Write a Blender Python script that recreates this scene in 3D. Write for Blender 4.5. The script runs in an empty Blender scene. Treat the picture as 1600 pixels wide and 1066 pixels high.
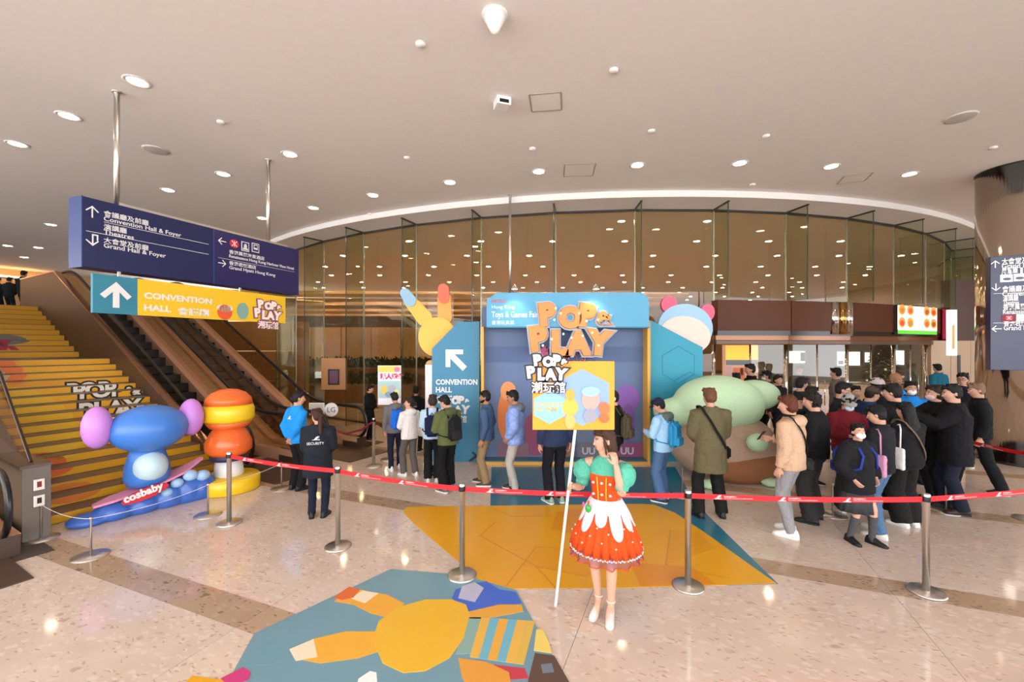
import bpy, bmesh, math, random
from mathutils import Vector, Matrix, noise
random.seed(7)
SC = bpy.context.scene
COL = SC.collection
PI = math.pi

# ---------------------------------------------------------------- camera, world, exposure
F, CU, HZ, CH = 670.0, 800.0, 540.0, 2.4          # focal length in px of a 1600 wide frame, principal column, horizon row, eye height
cam = bpy.data.cameras.new('camera'); camo = bpy.data.objects.new('camera', cam); COL.objects.link(camo)
cam.sensor_width = 36.0; cam.lens = 36.0 * F / 1600.0; cam.shift_y = 7.0 / 1600.0
cam.clip_start = 0.05; cam.clip_end = 300
camo.location = (0, 0, CH); camo.rotation_euler = (PI / 2, 0, 0)
SC.camera = camo
world = bpy.data.worlds.new('world'); SC.world = world; world.use_nodes = True
bg = world.node_tree.nodes['Background']
bg.inputs[0].default_value = (0.96, 0.97, 1.0, 1); bg.inputs[1].default_value = 6.4
SC.view_settings.view_transform = 'Standard'; SC.view_settings.look = 'None'
SC.view_settings.gamma = 1.0; SC.view_settings.use_curve_mapping = False
SC.view_settings.exposure = 0.0
SC.cycles.transparent_max_bounces = 20; SC.cycles.max_bounces = 6; SC.cycles.diffuse_bounces = 3; SC.cycles.glossy_bounces = 3; SC.cycles.use_light_tree = False
LAMP = 60.0                                        # strength of the recessed downlights

# ---------------------------------------------------------------- small helpers
def hexc(h):
    h = h.lstrip('#'); c = [int(h[i:i + 2], 16) / 255 for i in (0, 2, 4)]
    return tuple((x / 12.92 if x <= .04045 else ((x + .055) / 1.055) ** 2.4) for x in c) + (1,)
_M = {}
def mat(h, rough=.6, metal=0., bump=0., scale=40., vary=.0, spec=.5, name=None, emit=0., alpha=None):
    key = (h, rough, metal, bump, scale, vary, spec, emit)
    if key in _M: return _M[key]
    m = bpy.data.materials.new(name or 'mat_' + h); m.use_nodes = True
    nt = m.node_tree; b = nt.nodes['Principled BSDF']
    c = hexc(h)
    b.inputs['Base Color'].default_value = c; b.inputs['Roughness'].default_value = rough
    b.inputs['Metallic'].default_value = metal; b.inputs['Specular IOR Level'].default_value = spec
    if emit:
        b.inputs['Emission Color'].default_value = c; b.inputs['Emission Strength'].default_value = emit
        if emit < 10: m.cycles.emission_sampling = 'NONE'
    tc = nt.nodes.new('ShaderNodeTexCoord')
    nz = nt.nodes.new('ShaderNodeTexNoise'); nz.inputs['Scale'].default_value = scale; nz.inputs['Detail'].default_value = 4
    nt.links.new(tc.outputs['Object'], nz.inputs['Vector'])
    if vary:
        mx = nt.nodes.new('ShaderNodeMix'); mx.data_type = 'RGBA'; mx.blend_type = 'MULTIPLY'; mx.inputs[0].default_value = vary
        mx.inputs[6].default_value = c
        rp = nt.nodes.new('ShaderNodeValToRGB'); rp.color_ramp.elements[0].position = .3; rp.color_ramp.elements[0].color = (.45, .45, .45, 1)
        rp.color_ramp.elements[1].position = .7; rp.color_ramp.elements[1].color = (1.2, 1.2, 1.2, 1)
        nt.links.new(nz.outputs[0], rp.inputs[0]); nt.links.new(rp.outputs[0], mx.inputs[7]); nt.links.new(mx.outputs[2], b.inputs['Base Color'])
    if bump:
        bp = nt.nodes.new('ShaderNodeBump'); bp.inputs['Strength'].default_value = bump; bp.inputs['Distance'].default_value = .01
        nt.links.new(nz.outputs[0], bp.inputs['Height']); nt.links.new(bp.outputs[0], b.inputs['Normal'])
    _M[key] = m
    return m
def fab(h): return mat(h, .88, 0, .25, 60, .35, .25)          # cloth
def ink(h): return mat(h, .55)                                 # flat print
def gloss(h): return mat(h, .16)
SKIN = mat('#c4937a', .5, 0, .05, 90, .1, .4); SKIN2 = mat('#a06f52', .5, 0, .05, 90, .1, .4); SKIN0 = mat('#cb9b82', .5, 0, .05, 90, .08, .4)
STEEL = mat('#d6d1ca', .32, 1., 0); CHROME = mat('#d5d0c8', .06, 1.); BLACK = mat('#0b0b0c', .35); WHITE = ink('#e2dfdc')
BRONZE = mat('#b98a68', .2, .9); GOLDM = mat('#c79a5a', .12, 1.)

def glass_mat(name, tint, refl=.12, rough=.0):
    m = bpy.data.materials.new(name); m.use_nodes = True; nt = m.node_tree; nt.nodes.clear()
    out = nt.nodes.new('ShaderNodeOutputMaterial'); mx = nt.nodes.new('ShaderNodeMixShader')
    tr = nt.nodes.new('ShaderNodeBsdfTransparent'); tr.inputs[0].default_value = tint
    gl = nt.nodes.new('ShaderNodeBsdfGlossy'); gl.inputs['Roughness'].default_value = rough; gl.inputs[0].default_value = (.95, .95, .93, 1)
    fr = nt.nodes.new('ShaderNodeFresnel'); fr.inputs[0].default_value = 1.5
    ad = nt.nodes.new('ShaderNodeMath'); ad.operation = 'ADD'; ad.use_clamp = True; ad.inputs[1].default_value = refl
    ge = nt.nodes.new('ShaderNodeNewGeometry'); fb = nt.nodes.new('ShaderNodeMath'); fb.operation = 'SUBTRACT'; fb.inputs[0].default_value = 1; nt.links.new(ge.outputs['Backfacing'], fb.inputs[1])
    mu = nt.nodes.new('ShaderNodeMath'); mu.operation = 'MULTIPLY'; nt.links.new(fr.outputs[0], ad.inputs[0]); nt.links.new(ad.outputs[0], mu.inputs[0]); nt.links.new(fb.outputs[0], mu.inputs[1]); nt.links.new(mu.outputs[0], mx.inputs[0])
    nt.links.new(tr.outputs[0], mx.inputs[1]); nt.links.new(gl.outputs[0], mx.inputs[2]); nt.links.new(mx.outputs[0], out.inputs[0])
    return m
GLASS = glass_mat('glass_wall_pane', (.95, .93, .86, 1), .0)
FINGL = glass_mat('glass_fin', (.87, .90, .82, 1), .02)
DOORGL = glass_mat('door_glass', (.95,.95,.92,1), .02)
BALGL = glass_mat('balustrade_glass', (.92,.87,.78,1), .06)

def gnd(u, v, z=0.):
    d = F * (CH - z) / (v - HZ); return Vector(((u - CU) * d / F, d, z))
def at(u, v, d): return Vector(((u - CU) * d / F, d, CH - (v - HZ) * d / F))

def mesh_from(bm, smooth=False, name='m'):
    me = bpy.data.meshes.new(name); bmesh.ops.recalc_face_normals(bm, faces=bm.faces[:]); bm.to_mesh(me); bm.free()
    if smooth: me.polygons.foreach_set('use_smooth', [True] * len(me.polygons))
    return me
def obj(name, me, m=None, parent=None, loc=None, rot=None, label=None):
    if isinstance(me, bmesh.types.BMesh): me = mesh_from(me)
    o = bpy.data.objects.new(name, me); COL.objects.link(o)
    if m is not None:
        if len(me.materials): 
            if me.materials[0] is not m:
                o.material_slots[0].link = 'OBJECT'; o.material_slots[0].material = m
        else: me.materials.append(m)
    if parent: o.parent = parent
    if loc is not None: o.location = loc
    if rot is not None: o.rotation_euler = rot
    if label: o['label'] = label
    return o
def tag(o, label=None, cat=None, group=None, kind=None):
    if label: o['label'] = label
    if cat: o['category'] = cat
    if group: o['group'] = group
    if kind: o['kind'] = kind
    return o
def thing(name, label, cat, loc=(0, 0, 0), rz=0., group=None, kind=None):
    o = bpy.data.objects.new(name, None); COL.objects.link(o); o.empty_display_size = .1
    o.location = loc; o.rotation_euler = (0, 0, rz)
    return tag(o, label, cat, group, kind)
def box(bm, x0, x1, y0, y1, z0, z1, M=None):
    vs = [bm.verts.new(Vector(p) if M is None else M @ Vector(p)) for p in
          ((x0, y0, z0), (x1, y0, z0), (x1, y1, z0), (x0, y1, z0), (x0, y0, z1), (x1, y0, z1), (x1, y1, z1), (x0, y1, z1))]
    for f in ((3, 2, 1, 0), (4, 5, 6, 7), (0, 1, 5, 4), (1, 2, 6, 5), (2, 3, 7, 6), (3, 0, 4, 7)): bm.faces.new([vs[i] for i in f])
def bxm(x0, x1, y0, y1, z0, z1, bevel=0., seg=2):
    bm = bmesh.new(); box(bm, x0, x1, y0, y1, z0, z1)
    if bevel: bmesh.ops.bevel(bm, geom=bm.edges[:], offset=bevel, segments=seg, affect='EDGES', profile=.6)
    return mesh_from(bm)
def prism(pts, a0, a1, axis='z'):
    """outline extruded along an axis: 'z' pts=(x,y); 'y' pts=(x,z); 'x' pts=(y,z)"""
    bm = bmesh.new()
    def P(p, a): return {'z': (p[0], p[1], a), 'y': (p[0], a, p[1]), 'x': (a, p[0], p[1])}[axis]
    lo = [bm.verts.new(P(p, a0)) for p in pts]; hi = [bm.verts.new(P(p, a1)) for p in pts]; n = len(pts)
    f0 = bm.faces.new(lo[::-1]); f1 = bm.faces.new(hi); bm.normal_update()
    for i in range(n): bm.faces.new((lo[i], lo[(i + 1) % n], hi[(i + 1) % n], hi[i]))
    bmesh.ops.triangulate(bm, faces=[f for f in bm.faces if len(f.verts) > 4])
    return mesh_from(bm)
def loft(bm, rings, cap=True, closed=False):
    R = [[bm.verts.new(p) for p in r] for r in rings]; n = len(R[0])
    K = len(R)
    for i in range(K if closed else K - 1):
        a, b = R[i], R[(i + 1) % K]
        for j in range(n): bm.faces.new((a[j], a[(j + 1) % n], b[(j + 1) % n], b[j]))
    if cap and not closed: bm.faces.new(R[0][::-1]); bm.faces.new(R[-1])
def tube(bm, pts, rad, n=10, flat=1., cap=True, closed=False, ref=None):
    pts = [Vector(p) for p in pts]; K = len(pts)
    if not hasattr(rad, '__len__'): rad = [rad] * K
    rings = []; pn = None
    for i in range(K):
        if closed: t = pts[(i + 1) % K] - pts[i - 1]
        else: t = pts[min(i + 1, K - 1)] - pts[max(i - 1, 0)]
        t.normalize()
        if pn is None or ref is not None:
            r = ref or (Vector((0, 0, 1)) if abs(t.z) < .9 else Vector((0, 1, 0)))
            pn = r - t * r.dot(t)
        else: pn = pn - t * pn.dot(t)
        pn.normalize(); b = t.cross(pn)
        rings.append([pts[i] + (pn * math.cos(a) * flat + b * math.sin(a)) * rad[i] for a in (2 * PI * k / n for k in range(n))])
    loft(bm, rings, cap, closed)
def lathe(prof, n=32):
    bm = bmesh.new(); loft(bm, [[(r * math.cos(2 * PI * k / n), r * math.sin(2 * PI * k / n), z) for k in range(n)] for r, z in prof])
    return mesh_from(bm, True)
def ellip(bm, c, r, M=None, sub=2):
    T = Matrix.Translation(Vector(c)) @ Matrix.Diagonal((r[0], r[1], r[2], 1))
    if M is not None: T = M @ T
    bmesh.ops.create_icosphere(bm, subdivisions=sub, radius=1, matrix=T)
def autosmooth(o, ang=.6):
    me = o.data; me.polygons.foreach_set('use_smooth', [True] * len(me.polygons)); me.set_sharp_from_angle(angle=ang); return o
def flat_ellipse(cx, cy, rx, ry, rot=0., n=28):
    c, s = math.cos(rot), math.sin(rot)
    return [(cx + rx * math.cos(a) * c - ry * math.sin(a) * s, cy + rx * math.cos(a) * s + ry * math.sin(a) * c) for a in (2 * PI * k / n for k in range(n))]
def capsule(p, q, r0, r1, n=10):
    p, q = Vector(p), Vector(q); a = math.atan2(q.y - p.y, q.x - p.x)
    return [(p.x + r0 * math.cos(a + PI / 2 + PI * k / n), p.y + r0 * math.sin(a + PI / 2 + PI * k / n)) for k in range(n + 1)] + \
           [(q.x + r1 * math.cos(a - PI / 2 + PI * k / n), q.y + r1 * math.sin(a - PI / 2 + PI * k / n)) for k in range(n + 1)]
_T = {}
SCR = bpy.data.scenes.new('scratch')                # a small side scene in which text and fused surfaces are evaluated; removed at the end
def evaluated(o):
    SCR.collection.objects.link(o)
    with bpy.context.temp_override(scene=SCR, view_layer=SCR.view_layers[0]):
        dg = bpy.context.evaluated_depsgraph_get(); me = bpy.data.meshes.new_from_object(o.evaluated_get(dg))
    SCR.collection.objects.unlink(o); return me
def text_mesh(s, size, ext=.0, off=0., bev=0., align='LEFT', sx=1., spacing=1.):
    key = (s, size, ext, off, bev, align, sx, spacing)
    if key in _T: return _T[key]
    c = bpy.data.curves.new('t', 'FONT'); c.body = s; c.size = size; c.resolution_u = 2 if size < .25 else 4; c.extrude = ext; c.offset = off
    c.bevel_depth = bev; c.bevel_resolution = 2; c.align_x = align; c.space_character = spacing
    o = bpy.data.objects.new('t', c); me = evaluated(o)
    bpy.data.objects.remove(o); bpy.data.curves.remove(c); me.materials.clear()
    if sx != 1.: me.transform(Matrix.Diagonal((sx, 1, 1, 1)))
    _T[key] = me
    return me
def text(s, size, m, parent, x, z, y=-.002, name='lettering', rot=0., **k):
    """upright lettering on a face that looks along local -y"""
    o = obj(name, text_mesh(s, size, k.pop('ext', .0015), **k), m, parent)
    o.matrix_local = Matrix.Translation((x, y, z)) @ Matrix.Rotation(PI / 2, 4, 'X') @ Matrix.Rotation(rot, 4, 'Z')
    return o
def face_poly(pts, m, parent, y=-.002, th=.002, name='print', label=None):
    return obj(name, prism(pts, y, y - th, 'y'), m, parent, label=label)
def pix_on(T, u, v, yl=0.):
    """where the sight line of a photo pixel meets the local plane y = yl of a placed thing -> local (x, z)"""
    Mi = (Matrix.Translation(T.location) @ Matrix.Rotation(T.rotation_euler[2], 4, 'Z')).inverted(); o = Mi @ Vector((0, 0, CH)); p = Mi @ at(u, v, 1.) - o
    k = (yl - o.y) / p.y; q = o + p * k
    return q.x, q.z
def copy_tree(o, parent=None):
    c = o.copy(); COL.objects.link(c)
    if parent: c.parent = parent
    for ch in o.children: copy_tree(ch, c)
    return c
def smoothed(bm_or_me, voxel, it=3, fac=.5, fold=0., ffreq=9., seed=0., adapt=0.):
    """fuse overlapping closed pieces into one continuous surface"""
    me = mesh_from(bm_or_me) if isinstance(bm_or_me, bmesh.types.BMesh) else bm_or_me
    o = bpy.data.objects.new('tmp', me)
    r = o.modifiers.new('r', 'REMESH'); r.mode = 'VOXEL'; r.voxel_size = voxel; r.adaptivity = adapt
    if it: s = o.modifiers.new('s', 'SMOOTH'); s.factor = fac; s.iterations = it
    out = evaluated(o)
    bpy.data.objects.remove(o); bpy.data.meshes.remove(me)
    if fold:
        nv = len(out.vertices); co = [0.] * (nv * 3); no = [0.] * (nv * 3); out.vertices.foreach_get('co', co); out.vertices.foreach_get('normal', no); nn = noise.noise
        for i in range(0, nv * 3, 3):
            x, y, z = co[i], co[i + 1], co[i + 2]
            w = nn((x * ffreq + seed, y * ffreq, z * ffreq * 1.7)); w2 = abs(nn((x * ffreq * .7, y * ffreq * .7 + seed, z * ffreq * .9 + (x + y) * 6)))
            k = fold * (w * .7 - (max(0, .12 - w2) * 6))
            co[i] = x + no[i] * k; co[i + 1] = y + no[i + 1] * k; co[i + 2] = z + no[i + 2] * k
        out.vertices.foreach_set('co', co); out.update()
    out.polygons.foreach_set('use_smooth', [True] * len(out.polygons))
    return out

# ---------------------------------------------------------------- the building grid
GA = math.atan2(-.375, .927)                                    # floor grid: rows run along m, columns along n
def mn(m, n): return Vector((.927 * m + .375 * n, -.375 * m + .927 * n, 0))

def terrazzo(name, base, dark, light, pale):
    m = bpy.data.materials.new(name); m.use_nodes = True; nt = m.node_tree; b = nt.nodes['Principled BSDF']
    b.inputs['Roughness'].default_value = .07; b.inputs['Specular IOR Level'].default_value = .5
    tc = nt.nodes.new('ShaderNodeTexCoord'); oi = nt.nodes.new('ShaderNodeObjectInfo')
    ad = nt.nodes.new('ShaderNodeVectorMath'); ad.operation = 'ADD'
    sc = nt.nodes.new('ShaderNodeVectorMath'); sc.operation = 'SCALE'; sc.inputs[0].default_value = (31, 17, 5)
    nt.links.new(oi.outputs['Random'], sc.inputs['Scale']); nt.links.new(tc.outputs['Object'], ad.inputs[0]); nt.links.new(sc.outputs[0], ad.inputs[1])
    col = None
    def chips(scale, lo, hi, c, prev, stretch):
        mp = nt.nodes.new('ShaderNodeMapping'); mp.inputs['Scale'].default_value = stretch; mp.inputs['Rotation'].default_value = (0, 0, .5)
        wn = nt.nodes.new('ShaderNodeTexNoise'); wn.inputs['Scale'].default_value = 9.; wn.inputs['Detail'].default_value = 3
        mad = nt.nodes.new('ShaderNodeVectorMath'); mad.operation = 'MULTIPLY_ADD'; mad.inputs[1].default_value = (.12, .12, .12)
        nt.links.new(ad.outputs[0], wn.inputs['Vector']); nt.links.new(wn.outputs['Color'], mad.inputs[0]); nt.links.new(ad.outputs[0], mad.inputs[2])
        nt.links.new(mad.outputs[0], mp.inputs['Vector'])
        vo = nt.nodes.new('ShaderNodeTexVoronoi'); vo.inputs['Scale'].default_value = scale; nt.links.new(mp.outputs[0], vo.inputs['Vector'])
        se = nt.nodes.new('ShaderNodeSeparateColor'); nt.links.new(vo.outputs['Color'], se.inputs[0])
        r1 = nt.nodes.new('ShaderNodeMapRange'); r1.inputs[1].default_value = lo; r1.inputs[2].default_value = lo + .05; nt.links.new(se.outputs[0], r1.inputs[0])
        r2 = nt.nodes.new('ShaderNodeMapRange'); r2.inputs[1].default_value = hi; r2.inputs[2].default_value = hi - .15; nt.links.new(vo.outputs['Distance'], r2.inputs[0])
        mu = nt.nodes.new('ShaderNodeMath'); mu.operation = 'MULTIPLY'; nt.links.new(r1.outputs[0], mu.inputs[0]); nt.links.new(r2.outputs[0], mu.inputs[1])
        mx = nt.nodes.new('ShaderNodeMix'); mx.data_type = 'RGBA'; mx.inputs[7].default_value = hexc(c); nt.links.new(mu.outputs[0], mx.inputs[0])
        nt.links.new(prev, mx.inputs[6]) if not isinstance(prev, tuple) else None
        return mx.outputs[2]
    nz = nt.nodes.new('ShaderNodeTexNoise'); nz.inputs['Scale'].default_value = 2.2; nz.inputs['Detail'].default_value = 6; nt.links.new(ad.outputs[0], nz.inputs['Vector'])
    mx = nt.nodes.new('ShaderNodeMix'); mx.data_type = 'RGBA'; mx.inputs[6].default_value = hexc(base); mx.inputs[7].default_value = hexc(pale)
    rr = nt.nodes.new('ShaderNodeMapRange'); rr.inputs[1].default_value = .35; rr.inputs[2].default_value = .65; nt.links.new(nz.outputs[0], rr.inputs[0]); nt.links.new(rr.outputs[0], mx.inputs[0])
    c = chips(11, .55, .5, light, mx.outputs[2], (1, 2.2, 1)); c = chips(15, .72, .42, dark, c, (1, 2.6, 1)); c = chips(6, .9, .36, dark, c, (1, 1.9, 1))
    nt.links.new(c, b.inputs['Base Color'])
    return m
CREAM = terrazzo('cream_terrazzo', '#d0baa9', '#bda491', '#dccabd', '#d6c3b4')
BROWNT = terrazzo('brown_terrazzo', '#ab9078', '#86705e', '#b89d84', '#b3987f')

fl = thing('floor', None, None, kind='structure'); fl.location = (0, 0, 0); fl.rotation_euler = (0, 0, GA)
obj('mortar_bed', bxm(-30, 30, -9, 46, -.12, -.006), mat('#7a6656', .8), fl)
def slab_mesh(w, h): return bxm(-w / 2 + .002, w / 2 - .002, -h / 2 + .002, h / 2 - .002, -.03, 0)
SL = {}
rows = []
y = 2.5 - 2.7 * 4
while y < 42:
    rows += [(y, .33, 'b'), (y + .33, 1.185, 'c'), (y + 1.515, 1.185, 'c')]; y += 2.7
for (y, h, k) in rows:
    for i in range(-9, 8):
        x0 = 1.86 + 2.7 * i; c = mn(x0 + 1.35, y + h / 2)
        if c.y < -9 or c.y > 36 or c.x < -24 or c.x > 22: continue
        if abs(c.x) > 3 + max(0, c.y) * 1.35 and c.y < 4: continue
        if (h, k) not in SL: SL[(h, k)] = slab_mesh(2.7, h)
        obj('stone_slab' if k == 'c' else 'border_slab', SL[(h, k)], CREAM if k == 'c' else BROWNT, fl, (x0 + 1.35, y + h / 2, 0))

# ---------------------------------------------------------------- ceiling and curved glass wall
ZC, ZG, GC, GR = 6.05, 5.9, Vector((4.06, 28.7, 0)), 17.7
PLASTER = mat('#efe8e1', .75, 0, .05, 12, .04, .3)
tag(obj('ceiling', bxm(-34, 32, -7, 48, ZC, ZC + .25), PLASTER), kind='structure')
bm = bmesh.new(); n = 128
def rg(r, z): return [(GC.x + r * math.cos(2 * PI * k / n), GC.y + r * math.sin(2 * PI * k / n), z) for k in range(n)]
loft(bm, [rg(18.62, ZC + .01), rg(18.62, ZG), rg(17.55, ZG), rg(17.55, ZC + .01)], closed=True)
tag(obj('trim_1', bm, mat('#e6e0da', .7)), kind='structure')
bm = bmesh.new(); loft(bm, [rg(17.56, ZC - .02), rg(17.56, ZG - .02)])
tag(obj('ceiling_inner', bm, mat('#dccfba', .7, 0, .05, 12, .04, .3)), kind='structure')

win = thing('window_1', None, None, loc=GC, kind='structure')
def pol(r, a): return Vector((r * math.cos(a), r * math.sin(a), 0))
DA = 2.03 / GR
def ang_for_u(u):                       # angle on the glass circle under an image column (near side)
    k = (u - CU) / F; best = None
    A = 1 + k * k; B_ = -2 * (GC.x * k + GC.y); C_ = GC.x ** 2 + GC.y ** 2 - GR ** 2
    D = B_ * B_ - 4 * A * C_
    d = (-B_ - math.sqrt(max(D, 0))) / (2 * A); return math.atan2(d - GC.y, k * d - GC.x)
a5 = ang_for_u(868)
fr = mat('#2b2622', .4)
for i in range(-7, 10):
    a0 = a5 + i * DA; a1 = a0 + DA
    mid = (a0 + a1) / 2; c = pol(GR * math.cos(DA / 2), mid); w = 2 * GR * math.sin(DA / 2) - .012
    doors = 1105 < CU + F * (GC + c).x / (GC + c).y < 1500 and (i > 0)
    zb = 3.55 if doors else 0.02
    zs = [(zb, 3.1), (3.112, ZG)] if zb < 1 else [(zb, ZG)]
    for (z0, z1) in zs:
        obj('glass_pane', bxm(-w / 2, w / 2, -.01, .01, z0, z1), GLASS, win, c, (0, 0, mid + PI / 2))
    zf = 3.55 if doors else 0.02
    f = pol(GR + .34, a0)
    obj('glass_fin', bxm(-.33, .33, -.012, .012, zf, ZG), FINGL, win, f, (0, 0, a0))
    obj('fin_clamp', bxm(-.33, .36, -.02, .02, ZG - .035, ZG), fr, win, f, (0, 0, a0))
    obj('fin_edge', bxm(.322, .334, -.013, .013, zf, ZG), mat('#39453a', .15), win, f, (0, 0, a0))
    obj('head_track', bxm(-w / 2, w / 2, -.03, .03, ZG - .05, ZG), fr, win, c, (0, 0, mid + PI / 2))
    obj('joint_strip', bxm(-.016, .016, -.016, .016, zf, ZG), mat('#a9a79b', .25, .6), win, pol(GR, a0), (0, 0, a0))
    if not doors: obj('sill', bxm(-w / 2, w / 2, -.06, .06, 0.001, .06), mat('#4a3a2f', .3, .4), win, c, (0, 0, mid + PI / 2))

# ---------------------------------------------------------------- recessed lights and ceiling fittings
RING = mat('#e9e4de', .4); LENS = mat('#ffe2bf', .4, emit=LAMP, name='lit_lens'); LENS2 = mat('#ffe6c4', .4, emit=200, name='lit_lobby_lens')
ring_me = lathe([(.155, 0), (.16, -.006), (.15, -.012), (.118, -.010), (.112, .0)], 28); lens_me = lathe([(.001, -.004), (.112, -.004), (.112, -.001), (.001, -.001)], 24)
def downlight(p, s, label, group, first=[None]):
    t = thing('ceiling_downlight', label, 'light', p, 0, group); t.scale = (s, s, 1)
    obj('trim_ring', ring_me, RING, t); obj('lens', lens_me, LENS if s > .9 else LENS2, t); return t
def ceil_pt(u, v, z=ZC): 
    d = F * (z - CH) / (HZ - v); return Vector(((u - CU) * d / F, d, z))
left_names = {(214, 127): 'largest recessed downlight, beside the left pole of the blue hanging sign', (107, 181): 'recessed downlight left of the sign pole, second largest on the left',
 (27, 225): 'recessed downlight nearest the upper left edge of the photo', (453, 241): 'recessed downlight beside the right pole of the blue hanging sign', (349, 272): 'recessed downlight above the middle of the blue hanging sign',
 (263, 297): 'recessed downlight just above the left half of the blue sign', (80, 351): 'small far recessed downlight just left of the blue sign end'}
for k, (u, v) in enumerate([(214, 127), (107, 181), (27, 225), (453, 241), (349, 272), (263, 297), (583, 305), (490, 325), (410, 341), (703, 285), (842, 268), (996, 258), (1156, 255), (1299, 260), (1421, 272), (80, 351), (60, 387), (12, 384), (38, 402)]):
    order = {583: 'third', 490: 'second', 410: 'leftmost', 703: 'fourth', 842: 'fifth', 996: 'sixth', 1156: 'seventh', 1299: 'eighth', 1421: 'rightmost'}
    lb = left_names.get((u, v)) or (('%s recessed downlight in the curved row in front of the glass wall' % order[u]) if u in order else {60: 'faint recessed downlight nearest the blue sign over the upper floor', 12: 'faint recessed downlight at the left edge over the upper floor', 38: 'lowest faint recessed downlight over the upper floor'}[u])
    downlight(ceil_pt(u, v) + Vector((0, 0, -.001)), 1., lb, 'recessed downlights of the hall')
rng = random.Random(3)
cnt = 0
for ix in range(-7, 8):
    for iy in range(0, 10):
        x = GC.x - 1 + ix * 2.4 + (.7 if iy % 2 else 0); yv = 12.0 + iy * 2.3; q = (x - GC.x) ** 2 + (yv - GC.y) ** 2
        if (q > 16.9 ** 2 and yv < 18) or 16.9 ** 2 < q < 19 ** 2 or x < -13 or x > 20.5: continue
        downlight((x, yv, ZG - .021 if q < 17 ** 2 else ZC - .001), .8, 'small warm downlight in the lobby ceiling behind the curved glass', 'downlights behind the glass wall'); cnt += 1
def fit(name, label, cat, u, v, parts):
    t = thing(name, label, cat, ceil_pt(u, v))
    for nm, me, m in parts: obj(nm, me, m, t)
    return t
fit('cone_speaker', 'white cone-shaped fitting hanging from the ceiling at the top of the photo', 'speaker', 773, 22, [('mount', lathe([(.14, 0), (.145, -.02), (.12, -.03)], 28), RING), ('cone', lathe([(.13, -.03), (.10, -.09), (.05, -.19), (.02, -.22), (.001, -.222)], 28), RING)])
t = fit('wall_projector', 'white box detector on the ceiling left of the square access panel', 'detector', 785, 155, [('body', bxm(-.11, .11, -.1, .12, -.12, 0, .015), RING), ('sensor_window', bxm(-.07, .07, -.104, -.1, -.1, -.05), BLACK)]); t.rotation_euler.z = .3
def hatch(u, v, w, rz, lab):
    t = thing('access_panel', lab, 'ceiling panel', ceil_pt(u, v), rz)
    obj('panel', bxm(-w / 2 + .02, w / 2 - .02, -w / 2 + .02, w / 2 - .02, -.004, 0), PLASTER, t)
    for s in (-1, 1):
        obj('frame_bar', bxm(-w / 2, w / 2, s * w / 2 - .011, s * w / 2 + .011, -.006, 0), mat('#a59b92', .5), t); obj('frame_bar', bxm(s * w / 2 - .011, s * w / 2 + .011, -w / 2, w / 2, -.006, 0), mat('#a59b92', .5), t)
hatch(853, 160, .46, GA + .25, 'square access panel in the ceiling near the top centre of the photo'); hatch(905, 266, .62, GA + .3, 'square access panel in the ceiling between two downlights of the curved row')
hatch(1335, 279, .5, GA, 'square access panel in the ceiling below the eighth downlight')
disc = lathe([(.2, 0), (.2, -.012), (.17, -.018), (.001, -.018)], 32); small = lathe([(.06, 0), (.06, -.02), (.035, -.035), (.001, -.04)], 20)
for (u, v, lab) in ((1502, 183, 'large round ceiling speaker grille at the right above the steel column'), (243, 234, 'large round ceiling speaker grille right of the left sign pole')):
    o = tag(obj('ceiling_speaker', disc, mat('#c9c1b9', .7), None, ceil_pt(u, v)), lab, 'speaker')
for (u, v, lab) in ((657, 68, 'small round smoke detector left of the cone fitting'), (959, 109, 'small round detector right of the upper access panel'), (1018, 204, 'small ceiling detector above the sixth downlight'), (345, 190, 'faint small ceiling detector above the blue sign'),
                    (636, 246, 'small ceiling detector between second and third sign-side downlights'), (832, 232, 'small sprinkler head above the fifth downlight'), (1197, 212, 'small ceiling detector above the seventh downlight'), (1176, 288, 'tiny sprinkler head just above the white ceiling curve at centre right'),
                    (1552, 230, 'small dark ceiling slot fitting above the steel column'), (578, 334, 'tiny sprinkler head just above the white ceiling curve at left')):
    tag(obj('smoke_detector', small, RING, None, ceil_pt(u, v)), lab, 'detector')

# ---------------------------------------------------------------- walls and the lobby behind the glass
WARM = mat('#c79662', .45, 0, .1, 6, .25, .4)
tag(obj('wall_right', bxm(21.5, 21.8, 6, 48, 0, ZC), mat('#b79a80', .5)), kind='structure')
tag(obj('wall_left', bxm(-33.5, -33.2, 6, 48, 0, ZC), mat('#b79a80', .5)), kind='structure')
tag(obj('wall_far', bxm(-33, 21.5, 41, 41.3, 0, ZC), mat('#c49a6c', .5)), kind='structure')
wb = thing('wall_back', None, None, (0, 27.2, 0), kind='structure')
obj('wall_core', bxm(-15, 8, 0, .3, 0, 4.6), mat('#5b4430', .6), wb)
pm = bxm(0, 1.86, -.05, 0, 1.5, 3.55, .01)
for i in range(12): obj('wood_panel', pm, WARM, wb, (-14.6 + 1.9 * i, 0, 0))
slc = thing('slatted_ceiling', 'warm lit slatted ceiling rippling across the lobby behind the glass', 'ceiling panel', (0, 0, 0))
sm = bxm(-15, 7, -.16, .16, -.02, .02)
for i in range(22): obj('slat', sm, mat('#d8aa70', .5), slc, (0, 17.2 + .46 * i, 4.42 + .16 * math.sin(i * .8)), (.45 if i % 2 else -.3, 0, .06 * math.sin(i * .7)))
LEAF = mat('#33421f', .7, 0, .4, 20, .6)
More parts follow.
